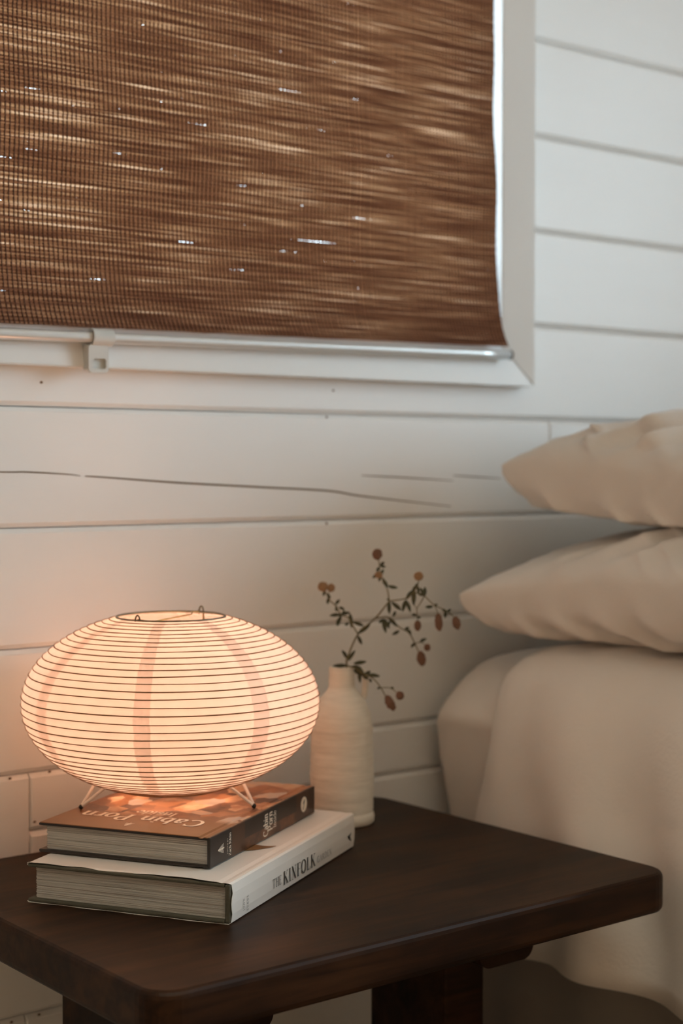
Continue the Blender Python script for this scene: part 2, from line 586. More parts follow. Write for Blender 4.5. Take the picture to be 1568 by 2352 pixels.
for k in range(len(JZ) - 1):
    z0, z1 = JZ[k], JZ[k + 1]
    spans = [(LX, RX)]
    if k == 8:                       # notched round the window casing
        board(WIN[0] - 0.03, WIN[1] + 0.03, z0, 1.030, flat_top=True, flush='both')
        board(LX, WIN[0] - 0.03, z0, z1, flush='right')
        board(WIN[1] + 0.03, RX, z0, z1, flush='left')
        continue
    if z1 > WIN[2] - 0.03 and z0 < WIN[3] + 0.03:
        spans = [(LX, WIN[0] - 0.02), (WIN[1] + 0.02, RX)]
    for (a, b) in spans:
        cuts = {4: [0.771], 2: [0.765], 7: [1.548], 6: [], 5: [], 9: [], 10: [2.3], 11: []}.get(k, [0.1 + 0.37 * ((k * 5) % 4)] if k not in (8,) else [])
        cuts = [c for c in cuts if a + 0.2 < c < b - 0.2]
        xs = [a] + cuts + [b]
        for p, q in zip(xs, xs[1:]):
            if k == 4 and p > 0.7:          # a patched length: a narrow strip under the joint
                board(p, q, 0.515, z1)
                board(p, q, z0, 0.515)
            else:
                board(p, q, z0, z1)

# long grain cracks in the paint of one board
def crack(pts, w):
    vs, fs = [], []
    n = len(pts)
    for i, (x, z) in enumerate(pts):
        t = i / (n - 1)
        h = w * (0.35 + 0.65 * math.sin(PI * min(1, max(0.0, 0.08 + 0.9 * t)))) * 0.5
        vs += [(x, WY - 0.0003, z - h), (x, WY - 0.0003, z + h), (x, WY + 0.004, z + h), (x, WY + 0.004, z - h)]
    for i in range(n - 1):
        a, b = i * 4, i * 4 + 4
        fs += [(a, a + 1, b + 1, b), (a + 1, a + 2, b + 2, b + 1), (a + 3, a, b, b + 3)]
    o = pydata('crack', vs, fs, M['crack'], wall_back)
    o['label'] = 'dark grain crack along the painted board'
def spline(pts, n=8):
    out = []
    P = [np.array(p, float) for p in pts]
    for i in range(len(P) - 1):
        p0, p1, p2, p3 = P[max(i - 1, 0)], P[i], P[i + 1], P[min(i + 2, len(P) - 1)]
        for k in range(n):
            t = k / n
            out.append(0.5 * ((2 * p1) + (-p0 + p2) * t + (2 * p0 - 5 * p1 + 4 * p2 - p3) * t * t + (-p0 + 3 * p1 - 3 * p2 + p3) * t ** 3))
    out.append(P[-1])
    return [tuple(float(c) for c in q) for q in out]
crack(spline([(0.60, 0.896), (0.7388, 0.8937), (0.7686, 0.8936), (0.8144, 0.8912), (0.8322, 0.8893)]), 0.0016)
crack(spline([(0.838, 0.8890), (0.8673, 0.8873), (0.9506, 0.8815), (1.0699, 0.8752), (1.1662, 0.8702), (1.2134, 0.8639), (1.2833, 0.8566), (1.3677, 0.8482)]), 0.0022)
crack(spline([(1.2202, 0.8883), (1.2904, 0.8853), (1.3714, 0.881)]), 0.0015)
crack(spline([(1.3714, 0.8877), (1.4567, 0.8834)]), 0.0014)

# nail heads
bmn = bmesh.new()
bmesh.ops.create_icosphere(bmn, subdivisions=1, radius=0.0016)
nail_me = bpy.data.meshes.new('nail_head')
bmn.to_mesh(nail_me)
bmn.free()
nail_me.materials.append(M['nail'])
for x, z in ((0.7868, 0.9877), (1.1762, 0.9906), (1.1663, 0.9585), (1.1662, 0.8310), (0.748, 0.5745), (0.794, 0.576), (0.79, 0.455), (0.776, 0.525), (0.748, 0.318), (0.78, 0.319)):
    o = link('nail_head', nail_me, None, wall_back)
    o.location = (x, WY, z)
    o.scale = (1.3, 0.5, 0.9)

# ---- window 1: casing boards with mitred corners, reveal lining, sash, pane
def casing(p0, p1, q1, q0):
    """mitred flat casing board from four xz corners (outer p0 p1, inner q1 q0)"""
    yf, yb = WY - 0.018, WY + 0.01
    bm = bmesh.new()
    f = [bm.verts.new((x, yf - (0.004 if k < 2 else -0.005), z)) for k, (x, z) in enumerate((p0, p1, q1, q0))]
    b = [bm.verts.new((x, yb, z)) for x, z in (p0, p1, q1, q0)]
    bm.faces.new(f)
    bm.faces.new(b[::-1])
    es = []
    for i in range(4):
        fc = bm.faces.new((f[i], b[i], b[(i + 1) % 4], f[(i + 1) % 4]))
    es = [e for e in bm.edges if all(v in f for v in e.verts)]
    bmesh.ops.bevel(bm, geom=es, offset=0.0012, segments=2, affect='EDGES')
    return bm
T = TRIM_OUT
W0 = WIN
window_1 = struct(bm_obj('window_1', casing((T[0], T[2]), (T[1], T[2]), (W0[1], W0[2]), (W0[0], W0[2])), M['trim']))
bm_obj('casing', casing((T[1], T[2] + 0.0004), (T[1], T[3]), (W0[1], W0[3]), (W0[1], W0[2])), M['trim'], window_1)
bm_obj('casing', casing((T[1], T[3]), (T[0], T[3]), (W0[0], W0[3]), (W0[1], W0[3])), M['trim'], window_1)
bm_obj('casing', casing((T[0], T[3]), (T[0], T[2]), (W0[0], W0[2]), (W0[0], W0[3])), M['trim'], window_1)
for nm, a in (('jamb', (W0[1], W0[1] + 0.012, WY - 0.010, 1.65, W0[2], W0[3])), ('jamb', (W0[0] - 0.012, W0[0], WY - 0.010, 1.65, W0[2], W0[3])),
              ('sill', (W0[0] - 0.012, W0[1] + 0.012, WY - 0.010, 1.65, W0[2] - 0.012, W0[2])), ('head', (W0[0] - 0.012, W0[1] + 0.012, WY - 0.010, 1.65, W0[3], W0[3] + 0.012))):
    box_obj(nm, *a, M['trim'], window_1)
sash = bmesh.new()
for a0, a1, c0, c1 in ((W0[0], W0[1], W0[2], W0[2] + 0.035), (W0[0], W0[1], W0[3] - 0.035, W0[3]),
                       (W0[0], W0[0] + 0.035, W0[2], W0[3]), (W0[1] - 0.030, W0[1], W0[2], W0[3])):
    box(sash, a0, a1, 1.600, 1.63, c0, c1, 0.003)
sash = bm_obj('sash', sash, M['trim'], window_1)
box_obj('pane', W0[0] + 0.03, W0[1] - 0.025, 1.614, 1.617, W0[2] + 0.03, W0[3] - 0.03, M['glass'], window_1)

# ================================================================== BLIND
BX0 = 0.262
BAR = ((0.262, 1.0345), (1.447, 1.0500))
def bar_z(x):
    t = (x - BAR[0][0]) / (BAR[1][0] - BAR[0][0])
    return BAR[0][1] + t * (BAR[1][1] - BAR[0][1])
BY = 1.470
blind = thing('roller_blind', 'brown woven jute roller blind with a silver bottom bar covering the window', 'blind', (0.85, BY, 1.04))
bl = Vector(blind.location)

def edge_x(z):
    h = z - 1.052
    return 1.417 + 0.024 * math.exp(-h / 0.035) + 0.005 * math.exp(-h / 0.16) + 0.0015 * math.sin(z * 41)

def blind_y(x, z):
    h = z - 1.05
    e = max(0.0, 1 - (edge_x(z) - x) / 0.05)
    return BY + 0.004 - 0.004 * math.exp(-h / 0.03) + 0.0025 * math.sin(z * 17 + x * 2) - 0.004 * e * e

def build_blind():
    rng = np.random.default_rng(3)
    pitch = 0.0036
    nz = int(0.89 / pitch)
    cp = 0.0054
    nx = int((1.45 - BX0) / (cp / 2)) + 1
    V, F = [], []
    off = 0
    for k in range(nz):
        zc = 1.0545 + (k + 0.5) * pitch
        xe = edge_x(zc)
        x = np.linspace(BX0, xe, nx)
        t = (x - BX0) / (xe - BX0)
        drop = np.array([bar_z(v) for v in x]) - 1.050
        wob = np.interp(x, np.linspace(0, 1.6, 60), rng.normal(0, 0.00022, 60))
        thick = np.interp(x, np.linspace(0, 1.6, 40), rng.normal(0, 1.0, 40))
        fine = rng.normal(0, 1.0, nx)
        hh = pitch * 0.5 * (1.225 + 0.065 * thick + 0.035 * fine)
        base = rng.normal(0, 0.03)
        hh = np.clip(hh + pitch * base * 0.5, pitch * 0.33, pitch * 0.75)
        z = zc + wob + drop * np.exp(-(zc - 1.05) / 0.6)
        ysurf = np.array([blind_y(a, zc) for a in x])
        par = np.where(np.arange(nx) % 2 == 0, 1.0, -1.0) * (1 if k % 2 else -1)
        yy = ysurf + 0.00028 * par
        ring = np.stack([np.stack([x, yy + 0.0005, z - hh], 1), np.stack([x, yy - 0.0005, z], 1), np.stack([x, yy + 0.0005, z + hh], 1)], 1)
        V.append(ring.reshape(-1, 3))
        i = np.arange(nx - 1)
        for j in range(2):
            a = off + i * 3 + j
            F.append(np.stack([a, a + 3, a + 4, a + 1], 1))
        off += nx * 3
    V = np.concatenate(V)
    F = np.concatenate(F)
    V -= np.array([bl.x, bl.y, bl.z])
    o = mesh_np('reed_weave', V, F, M['reed'], blind)
    o['kind'] = 'stuff'
    # warp cords
    V, F = [], []
    off = 0
    nc = int((1.417 - BX0) / cp)
    nz2 = 150
    zz = np.linspace(1.0545, 1.93, nz2)
    ex = np.array([edge_x(z) for z in zz])
    for c in range(nc + 1):
        frac = c / nc
        x = BX0 + (ex - BX0) * frac + rng.normal(0, 0.00015, nz2) + rng.normal(0, 0.0002)
        drop = (bar_z(BX0 + (1.417 - BX0) * frac) - 1.050) * np.exp(-(zz - 1.05) / 0.6)
        y = np.array([blind_y(a, b) for a, b in zip(x, zz)]) - 0.0006 + np.where(np.arange(nz2) % 2 == 0, 0.0002, -0.0002)
        r = 0.00085
        ring = np.stack([np.stack([x - r, y + 0.0006, zz + drop], 1), np.stack([x, y - 0.0005, zz + drop], 1), np.stack([x + r, y + 0.0006, zz + drop], 1)], 1)
        V.append(ring.reshape(-1, 3))
        i = np.arange(nz2 - 1)
        for j in range(2):
            a = off + i * 3 + j
            F.append(np.stack([a, a + 1, a + 4, a + 3], 1))
        off += nz2 * 3
    V = np.concatenate(V)
    F = np.concatenate(F)
    V -= np.array([bl.x, bl.y, bl.z])
    o = mesh_np('warp_cord', V, F, M['cord'], blind)
    o['kind'] = 'stuff'

def mesh_np(name, V, F, mat, parent):
    me = bpy.data.meshes.new(name)
    me.vertices.add(len(V))
    me.vertices.foreach_set('co', V.astype(np.float32).ravel())
    me.loops.add(F.size)
    me.loops.foreach_set('vertex_index', F.astype(np.int32).ravel())
    me.polygons.add(len(F))
    me.polygons.foreach_set('loop_start', np.arange(0, F.size, 4, dtype=np.int32))
    me.polygons.foreach_set('loop_total', np.full(len(F), 4, dtype=np.int32))
    me.update()
    me.validate()
    return link(name, me, mat, parent)
build_blind()

bm = bmesh.new()
tube(bm, [Vector((x, BY - 0.002, bar_z(x) - 0.0065)) - bl for x in np.linspace(BX0, 1.4435, 24)], 0.0062, 16)
bar = bm_obj('bottom_bar', bm, M['steel'], blind, True)
bm = bmesh.new()
tube(bm, [Vector((x, BY - 0.002, bar_z(x) - 0.0065)) - bl for x in (1.4425, 1.4435, 1.4455, 1.4465)], [0.0058, 0.0066, 0.0066, 0.0058], 16)
o = bm_obj('end_cap', bm, M['darkcap'], bar, True)
# roller tube at the top of the blind
bm = bmesh.new()
tube(bm, [Vector((x, BY + 0.008, 1.945)) - bl for x in np.linspace(BX0, 1.44, 6)], 0.018, 20)
bm_obj('roller_tube', bm, M['steel'], blind, True)

# hold-down clip on the bar
clipx = 0.842
cz = bar_z(clipx) - 0.0065
clip = thing('hold_down_clip', 'small grey plastic hold-down clip gripping the silver bar of the blind', 'clip', (clipx, BY - 0.002, cz))
arc = [(0.0078 * math.cos(a), 0.0078 * math.sin(a)) for a in np.linspace(math.radians(60), math.radians(300), 18)]
arc2 = [(0.0094 * math.cos(a), 0.0094 * math.sin(a)) for a in np.linspace(math.radians(60), math.radians(300), 18)]
bm = bmesh.new()
sec = arc + arc2[::-1]
L0 = [bm.verts.new((-0.0125, y, z)) for y, z in sec]
L1 = [bm.verts.new((0.0125, y, z)) for y, z in sec]
bm.faces.new(L0)
bm.faces.new(L1[::-1])
for i in range(len(sec)):
    j = (i + 1) % len(sec)
    bm.faces.new((L0[i], L1[i], L1[j], L0[j]))
bm_obj('grip', bm, M['clip'], clip, False)
# plate with a slot, in the xz plane under the grip
def rrect(x0, x1, z0, z1, r, n=6):
    out = []
    for cx, cz_, a0 in ((x1 - r, z1 - r, 0), (x0 + r, z1 - r, 90), (x0 + r, z0 + r, 180), (x1 - r, z0 + r, 270)):
        for k in range(n + 1):
            a = math.radians(a0 + 90 * k / n)
            out.append((cx + r * math.cos(a), cz_ + r * math.sin(a)))
    return out
def plate_with_hole(outer, inner, y0, y1):
    bm = bmesh.new()
    n = len(outer)
    ring = lambda pts, y: [bm.verts.new((x, y, z)) for x, z in pts]
    of, inf, ob, inb = ring(outer, y0), ring(inner, y0), ring(outer, y1), ring(inner, y1)
    for i in range(n):
        j = (i + 1) % n
        bm.faces.new((of[i], of[j], inf[j], inf[i]))
        bm.faces.new((ob[i], inb[i], inb[j], ob[j]))
        bm.faces.new((of[i], ob[i], ob[j], of[j]))
        bm.faces.new((inf[i], inf[j], inb[j], inb[i]))
    return bm
pl = plate_with_hole(rrect(-0.0165, 0.0075, -0.0375, -0.0075, 0.0045), rrect(-0.0115, 0.0045, -0.0335, -0.0225, 0.003), -0.0035, 0.0005)
bm_obj('plate', pl, M['clip'], clip)
bm = bmesh.new()
box(bm, -0.0165, 0.0075, 0.0005, 0.0095, -0.0345, -0.0075, 0.001)
bm_obj('back_plate', bm, M['clip'], clip)

# ================================================================== TABLE
TX0, TX1, TY0, TY1, TZ = 0.6225, 1.2235, 1.0085, 1.4730, 0.50
table = thing('bedside_table', 'dark stained wooden bedside table with a thick rounded top', 'table', ((TX0 + TX1) / 2, (TY0 + TY1) / 2, 0.0))
tl = Vector(table.location)

def slab_top():
    """thick top: rounded plan corners, eased top and bottom arris"""
    hx, hy = (TX1 - TX0) / 2, (TY1 - TY0) / 2
    bm = bmesh.new()
    rings = []
    for inset, z in ((0.0050, 0.0), (0.0022, 0.0012), (0.0006, 0.0034), (0, 0.0065), (0, 0.0325), (0.0006, 0.0356), (0.0022, 0.0378), (0.0050, 0.039)):
        r = 0.030
        pts = []
        for cx, cy, a0 in ((hx - r, hy - r, 0), (-hx + r, hy - r, 90), (-hx + r, -hy + r, 180), (hx - r, -hy + r, 270)):
            for k in range(9):
                a = math.radians(a0 + 90 * k / 8)
                pts.append((cx + (r - inset) * math.cos(a), cy + (r - inset) * math.sin(a)))
        rings.append([bm.verts.new((x, y, TZ - 0.039 + z)) for x, y in pts])
    n = len(rings[0])
    for A, B in zip(rings, rings[1:]):
        for i in range(n):
            bm.faces.new((A[i], A[(i + 1) % n], B[(i + 1) % n], B[i]))
    bm.faces.new(rings[0][::-1])
    bm.faces.new(rings[-1])
    return bm
bm_obj('table_top', slab_top(), M['wood'], table)

def batten(x0, x1, y0, y1, z0, z1):
    # support batten under the top, lower corners of its end rounded over
    r = 0.014
    sec = [(x0, z1), (x1, z1)]
    for k in range(7):
        a = math.radians(-90 * k / 6)
        sec.append((x1 - r + r * math.cos(a), z0 + r + r * math.sin(a)))
    for k in range(7):
        a = math.radians(-90 - 90 * k / 6)
        sec.append((x0 + r + r * math.cos(a), z0 + r + r * math.sin(a)))
    bm = bmesh.new()
    A = [bm.verts.new((x - tl.x, y0 - tl.y, z)) for x, z in sec]
    B = [bm.verts.new((x - tl.x, y1 - tl.y, z)) for x, z in sec]
    bm.faces.new(A)
    bm.faces.new(B[::-1])
    for i in range(len(sec)):
        j = (i + 1) % len(sec)
        bm.faces.new((A[i], A[j], B[j], B[i]))
    return bm_obj('batten', bm, M['wood'], table)
ZB = TZ - 0.039
for (x0, x1, y1, sx0, sx1, sy0, sy1) in ((0.726, 0.799, 1.40, 0.733, 0.792, 1.15, 1.36), (1.045, 1.118, 1.40, 1.052, 1.106, 1.158, 1.275)):
    batten(x0, x1, 1.10, y1, 0.412, ZB + 0.001)
    box_obj('leg', sx0 - tl.x, sx1 - tl.x, sy0 - tl.y, sy1 - tl.y, 0.045, 0.414, M['wood'], table, 0.003)
    box_obj('foot', sx0 - 0.006 - tl.x, sx1 + 0.006 - tl.x, 1.10 - tl.y, 1.40 - tl.y, 0.0, 0.05, M['wood'], table, 0.006)
box_obj('stretcher', 0.790 - tl.x, 1.055 - tl.x, 1.215 - tl.y, 1.245 - tl.y, 0.10, 0.17, M['wood'], table, 0.003)

# ================================================================== LETTERING (stroke serif)
def arc_pts(cx, cy, rx, ry, a0, a1, n=12):
    return [(cx + rx * math.cos(math.radians(a0 + (a1 - a0) * k / n)), cy + ry * math.sin(math.radians(a0 + (a1 - a0) * k / n))) for k in range(n + 1)]
def srf(x, y, w=0.13):
    return ('s', [(x - w, y), (x + w, y)])
def V_(x, y0=0, y1=1):
    return ('t', [(x, y0), (x, y1)])
G = {
 'T': (0.78, [V_(.39), ('s', [(.03, .97), (.75, .97)]), ('s', [(.03, .97), (.03, .80)]), ('s', [(.75, .97), (.75, .80)]), srf(.39, .02)]),
 'H': (0.88, [V_(.18), V_(.70), ('s', [(.18, .52), (.70, .52)]), srf(.18, .02), srf(.18, .98), srf(.70, .02), srf(.70, .98)]),
 'E': (0.70, [V_(.18), ('s', [(.05, .98), (.60, .98)]), ('s', [(.60, .98), (.60, .82)]), ('s', [(.18, .52), (.48, .52)]), ('s', [(.05, .02), (.63, .02)]), ('s', [(.63, .02), (.63, .2)])]),
 'K': (0.86, [V_(.18), ('s', [(.22, .42), (.66, .98)]), ('t', [(.36, .60), (.74, .02)]), srf(.18, .02), srf(.18, .98), srf(.68, .98, .12), srf(.74, .02)]),
 'I': (0.38, [V_(.19), srf(.19, .02), srf(.19, .98)]),
 'N': (0.90, [('s', [(.18, 0), (.18, 1)]), ('t', [(.16, 1), (.72, 0)]), ('s', [(.72, 0), (.72, 1)]), srf(.18, .02), srf(.14, .98, .1), srf(.72, .98)]),
 'F': (0.66, [V_(.18), ('s', [(.05, .98), (.60, .98)]), ('s', [(.60, .98), (.60, .82)]), ('s', [(.18, .52), (.48, .52)]), srf(.18, .02)]),
 'O': (0.92, [('t', arc_pts(.46, .5, .37, .5, 0, 360, 26))]),
 'L': (0.68, [V_(.18), srf(.18, .98), ('s', [(.05, .02), (.60, .02)]), ('s', [(.60, .02), (.62, .22)])]),
 'G': (0.88, [('t', arc_pts(.46, .5, .38, .5, 50, 320, 20)), V_(.74, .08, .42), srf(.74, .42)]),
 'A': (0.84, [('s', [(.12, 0), (.42, 1)]), ('t', [(.42, 1), (.72, 0)]), ('s', [(.22, .36), (.62, .36)]), srf(.12, .02, .11), srf(.72, .02)]),
 'R': (0.82, [V_(.18), ('t', [(.18, .98), (.36, .98)] + arc_pts(.38, .74, .22, .24, 90, -90, 10) + [(.18, .5)]), ('t', [(.36, .5), (.72, .02)]), srf(.18, .02), srf(.10, .98, .06), srf(.74, .02, .08)]),
 'D': (0.90, [V_(.18), ('t', [(.18, .98), (.36, .98)] + arc_pts(.36, .5, .42, .48, 90, -90, 14) + [(.18, .02)]), srf(.10, .98, .06), srf(.10, .02, .06)]),
 'J': (0.44, [V_(.28, .05, 1), ('t', arc_pts(.12, .05, .16, .22, 0, -100, 6)), srf(.28, .98)]),
 'B': (0.80, [V_(.18), ('t', [(.18, .98), (.34, .98)] + arc_pts(.36, .755, .20, .225, 90, -90, 8) + [(.18, .53)]), ('t', [(.18, .53), (.38, .53)] + arc_pts(.40, .275, .25, .255, 90, -90, 8) + [(.18, .02)]), srf(.10, .98, .06), srf(.10, .02, .06)]),
 'U': (0.86, [V_(.18, .3, 1), ('t', arc_pts(.44, .3, .26, .3, 180, 360, 12)), ('s', [(.70, .3), (.70, 1)]), srf(.18, .98), srf(.70, .98)]),
 'S': (0.62, [('t', arc_pts(.31, .75, .21, .235, 20, 270, 12) + arc_pts(.31, .26, .23, .25, 90, -160, 12))]),
 'Y': (0.80, [('t', [(.10, 1), (.40, .5)]), ('s', [(.70, 1), (.40, .5)]), V_(.40, 0, .5), srf(.40, .02), srf(.10, .98, .1), srf(.70, .98, .1)]),
 'C': (0.84, [('t', arc_pts(.46, .5, .38, .5, 48, 312, 22)), ('s', [(.72, .98), (.72, .74)])]),
 'P': (0.76, [V_(.18), ('t', [(.18, .98), (.36, .98)] + arc_pts(.38, .72, .26, .26, 90, -90, 12) + [(.18, .46)]), srf(.18, .02), srf(.10, .98, .06)]),
 'Z': (0.74, [('s', [(.10, .98), (.64, .98)]), ('t', [(.64, .98), (.10, .02)]), ('s', [(.10, .02), (.66, .02)]), ('s', [(.10, .98), (.10, .80)]), ('s', [(.66, .02), (.66, .20)])]),
 'a': (0.58, [('t', arc_pts(.28, .46, .17, .19, 150, 0, 8) + [(.45, 0.02)]), ('t', arc_pts(.27, .19, .18, .19, 20, 360, 14)), srf(.49, .02, .07)]),
 'b': (0.62, [V_(.14), ('t', arc_pts(.33, .32, .22, .32, 150, -150, 16)), srf(.09, .98, .07)]),
 'i': (0.32, [V_(.16, 0, .64), ('t', [(.16, .82), (.16, .93)]), srf(.16, .02, .11), srf(.10, .62, .07)]),
 'n': (0.66, [V_(.14, 0, .64), ('t', arc_pts(.33, .42, .17, .22, 160, 0, 8) + [(.50, 0)]), srf(.14, .02, .11), srf(.50, .02, .11), srf(.08, .62, .07)]),
 'o': (0.60, [('t', arc_pts(.30, .32, .23, .32, 0, 360, 22))]),
 'r': (0.48, [V_(.14, 0, .64), ('t', arc_pts(.32, .42, .16, .2, 170, 50, 6)), srf(.14, .02, .12), srf(.08, .62, .07)]),
 's': (0.46, [('t', arc_pts(.23, .48, .14, .155, 20, 270, 9) + arc_pts(.23, .17, .15, .165, 90, -160, 9))]),
 'd': (0.62, [V_(.48), ('t', arc_pts(.29, .32, .22, .32, 30, 330, 16)), srf(.42, .98, .07), srf(.53, .02, .06)]),
 'e': (0.56, [('t', arc_pts(.28, .32, .21, .32, 0, 315, 18)), ('s', [(.07, .34), (.49, .34)])]),
 'c': (0.52, [('t', arc_pts(.28, .32, .21, .32, 50, 315, 16))]),
 'h': (0.66, [V_(.14), ('t', arc_pts(.33, .42, .17, .22, 160, 0, 8) + [(.50, 0)]), srf(.14, .02, .11), srf(.50, .02, .11), srf(.08, .98, .07)]),
 'l': (0.32, [V_(.16), srf(.16, .02, .11), srf(.10, .98, .07)]),
 ' ': (0.34, []),
}
def text_mesh(txt, height, thick=0.13, thin=0.045, track=0.0, xs=1.0):
    """flat strokes in 2-D; returns quads and width"""
    quads = []
    x = 0.0
    for ch in txt:
        w, strokes = G[ch]
        for kind, pts in strokes:
            P = [Vector((p[0], p[1])) for p in pts]
            n = len(P)
            offs = []
            for i in range(n):
                d = (P[min(i + 1, n - 1)] - P[max(i - 1, 0)])
                if (P[0] - P[-1]).length < 1e-6 and i in (0, n - 1):
                    d = P[1] - P[-2]
                d.normalize()
                t = thin if kind == 's' else thin + (thick - thin) * abs(d.y) ** 0.8
                offs.append(Vector((-d.y, d.x)) * t / 2)
            for i in range(n - 1):
                quads.append([P[i] + offs[i], P[i] - offs[i], P[i + 1] - offs[i + 1], P[i + 1] + offs[i + 1]])
        for q in quads:
            pass
        for k in range(len(quads)):
            if not isinstance(quads[k], tuple):
                quads[k] = tuple(((p.x * xs + x) * height, p.y * height) for p in quads[k])
        x += w * xs + track
    return quads, (x - track) * height

def lettering(name, quads, origin, right, up, mat, parent, lift=0.00022):
    origin, right, up = Vector(origin), Vector(right), Vector(up)
    nrm = right.cross(up)
    vs, fs = [], []
    for k, q in enumerate(quads):
        b = len(vs)
        for (a, c) in q:
            vs.append(origin + right * a + up * c + nrm * (lift + 0.000004 * (k % 5)))
        fs.append((b, b + 1, b + 2, b + 3))
    return pydata(name, vs, fs, mat, parent)

def fit(txt, width, height, **kw):
    q, w = text_mesh(txt, height, **kw)
    s = width / w
    return [tuple((a * s, c) for a, c in p) for p in q]

# ================================================================== BOOKS
# local frame: x along the spine from the head, y from spine to fore-edge
A_BOOK = math.radians(30.3)
def page_block(x0, x1, y0, y1, z0, z1, sheets, seed, parent, jit=0.0009):
    rnd = random.Random(seed)
    bm = bmesh.new()
    h = (z1 - z0) / sheets
    sag = 0.0
    for k in range(sheets):
        j = rnd.uniform(0, jit)
        j2 = rnd.uniform(0, jit)
        box(bm, x0 + j, x1 - j2, y0, y1 - rnd.uniform(0, jit), z0 + k * h, z0 + (k + 1) * h - h * rnd.uniform(0.02, 0.22))
    return bm_obj('page_block', bm, M['pages'], parent)

# --- large white book with dust jacket
KL, KW, KH = 0.302, 0.205, 0.0365
kin = thing('hardcover_book', 'thick white hardcover book lying under the brown book on the table', 'book', (0.773, 1.128, TZ), A_BOOK)
bt = 0.0032
def kboard(z0, z1):
    return box_obj('cover_board', 0.0, KL, 0.006, KW, z0, z1, M['kboard'], kin, 0.0011)
kb = kboard(0.0006, 0.0006 + bt)
kt = kboard(KH - 0.0010 - bt, KH - 0.0010)
box_obj('spine_board', 0.0, KL, 0.0006, 0.0056, 0.0010, KH - 0.0014, M['kboard'], kin, 0.0014)
page_block(0.0045, KL - 0.0045, 0.0052, KW - 0.006, 0.0006 + bt, KH - 0.001 - bt, 34, 11, kin)

def jacket():
    """paper jacket wrapped round boards and spine; its head edge is wavy and slightly torn"""
    # profile in y,z from the fore-edge of the front cover round the spine to the back cover
    prof = [(KW + 0.0004, KH - 0.0022), (KW + 0.0002, KH - 0.0006), (KW - 0.002, KH), (KW * 0.72, KH), (KW * 0.45, KH + 0.0001), (KW * 0.2, KH), (0.014, KH), (0.009, KH - 0.0006), (0.005, KH - 0.0001),
            (0.0018, KH - 0.0002), (0.0002, KH - 0.0016), (-0.0008, KH * 0.75), (-0.0011, KH * 0.5), (-0.0008, KH * 0.25), (0.0002, 0.0016), (0.0018, 0.0003), (0.01, 0.0), (KW * 0.3, 0.0), (KW * 0.6, 0.0), (KW - 0.001, 0.0001), (KW + 0.0004, 0.0012)]
    # densify
    pp = []
    for a, b in zip(prof, prof[1:]):
        d = math.hypot(b[0] - a[0], b[1] - a[1])
        n = max(1, int(d / 0.004))
        for k in range(n):
            t = k / n
            pp.append((a[0] + (b[0] - a[0]) * t, a[1] + (b[1] - a[1]) * t))
    pp.append(prof[-1])
    xs = [0, 0.003, 0.006, 0.012] + list(np.linspace(0.03, KL - 0.012, 16)) + [KL - 0.003, KL]
    vs = []
    for i, x in enumerate(xs):
        for j, (y, z) in enumerate(pp):
            e = 0.0
            top = z > KH - 0.0012
            side = y < 0.0016 and not top
            if i < 3:
                w = (3 - i) / 3
                if top:
                    f = y / KW
                    e = 0.0036 * math.exp(-((f - 0.72) / 0.09) ** 2) + 0.0058 * sm((0.66 - f) / 0.2) * sm((f - 0.02) / 0.3) * 0.55 + 0.0007 * math.sin(f * 37)
                elif side:
                    e = 0.0012 + 0.0014 * math.sin(z * 260) + 0.0012 * sm((z - 0.02) / 0.01)
                else:
                    e = 0.0007 * math.sin(y * 120)
                e = (e + 0.0002) * w
            zz = z
            if i == 0 and top:
                zz = z + 0.0008 * math.sin(y * 40)
            vs.append((x + e if i < 4 else x, y, zz))
    nu, nv = len(xs), len(pp)
    o = pydata('dust_jacket', vs, grid_faces(nu, nv), M['jacket'], kin)
    md = o.modifiers.new('thickness', 'SOLIDIFY')
    md.thickness = 0.0003
    md.offset = 1.0
    o['label'] = 'white paper dust jacket'
    return o
jk = jacket()
SPN = Vector((0, -0.0011, 0))
def on_spine(name, txt, x0, x1, z0, h, mat, parent, y, **kw):
    lettering(name, fit(txt, x1 - x0, h, **kw), (x0, y, z0), (1, 0, 0), (0, 0, 1), mat, parent, 0.0)
def across_spine(name, txt, x, z0, z1, h, mat, parent, y, **kw):
    lettering(name, fit(txt, z1 - z0, h, **kw), (x, y, z0), (0, 0, 1), (-1, 0, 0), mat, parent, 0.0)
yk = -0.00165
on_spine('spine_title', 'THE', 0.0880, 0.1085, 0.0098, 0.0086, M['black'], kin, yk, track=0.12)
on_spine('spine_title', 'KINFOLK', 0.1130, 0.1920, 0.0072, 0.0126, M['black'], kin, yk, thick=0.14, track=0.10)
on_spine('spine_title', 'GARDEN', 0.1965, 0.2350, 0.0085, 0.0062, M['grey_print'], kin, yk, track=0.12)
across_spine('spine_author', 'JOHN', 0.0262, 0.0065, 0.0172, 0.0030, M['black'], kin, yk, track=0.3)
across_spine('spine_author', 'BURNS', 0.0345, 0.0045, 0.0182, 0.0030, M['black'], kin, yk, track=0.3)
pydata('spine_mark', [(0.2805, yk, 0.0163), (0.2920, yk, 0.0080), (0.2920, yk, 0.0182), (0.2875, yk, 0.0150)], [(0, 1, 3), (0, 3, 2)], M['black'], kin)
lettering('cover_title', fit('THE', 0.030, 0.0105, thick=0.10, track=0.5), (0.0915, 0.1275, KH), (0, 1, 0), (-1, 0, 0), M['black'], kin, 0.0006)
# brown leaf-shaped part of the cover picture
lp = spline([(0.1080, 0.050), (0.1130, 0.033), (0.1250, 0.0235), (0.1380, 0.0165), (0.1345, 0.026), (0.1360, 0.040), (0.1400, 0.055)], 5)
pydata('cover_picture', [(x, y, KH + 0.0006) for x, y in lp], [tuple(range(len(lp)))], M['leafprint'], kin)

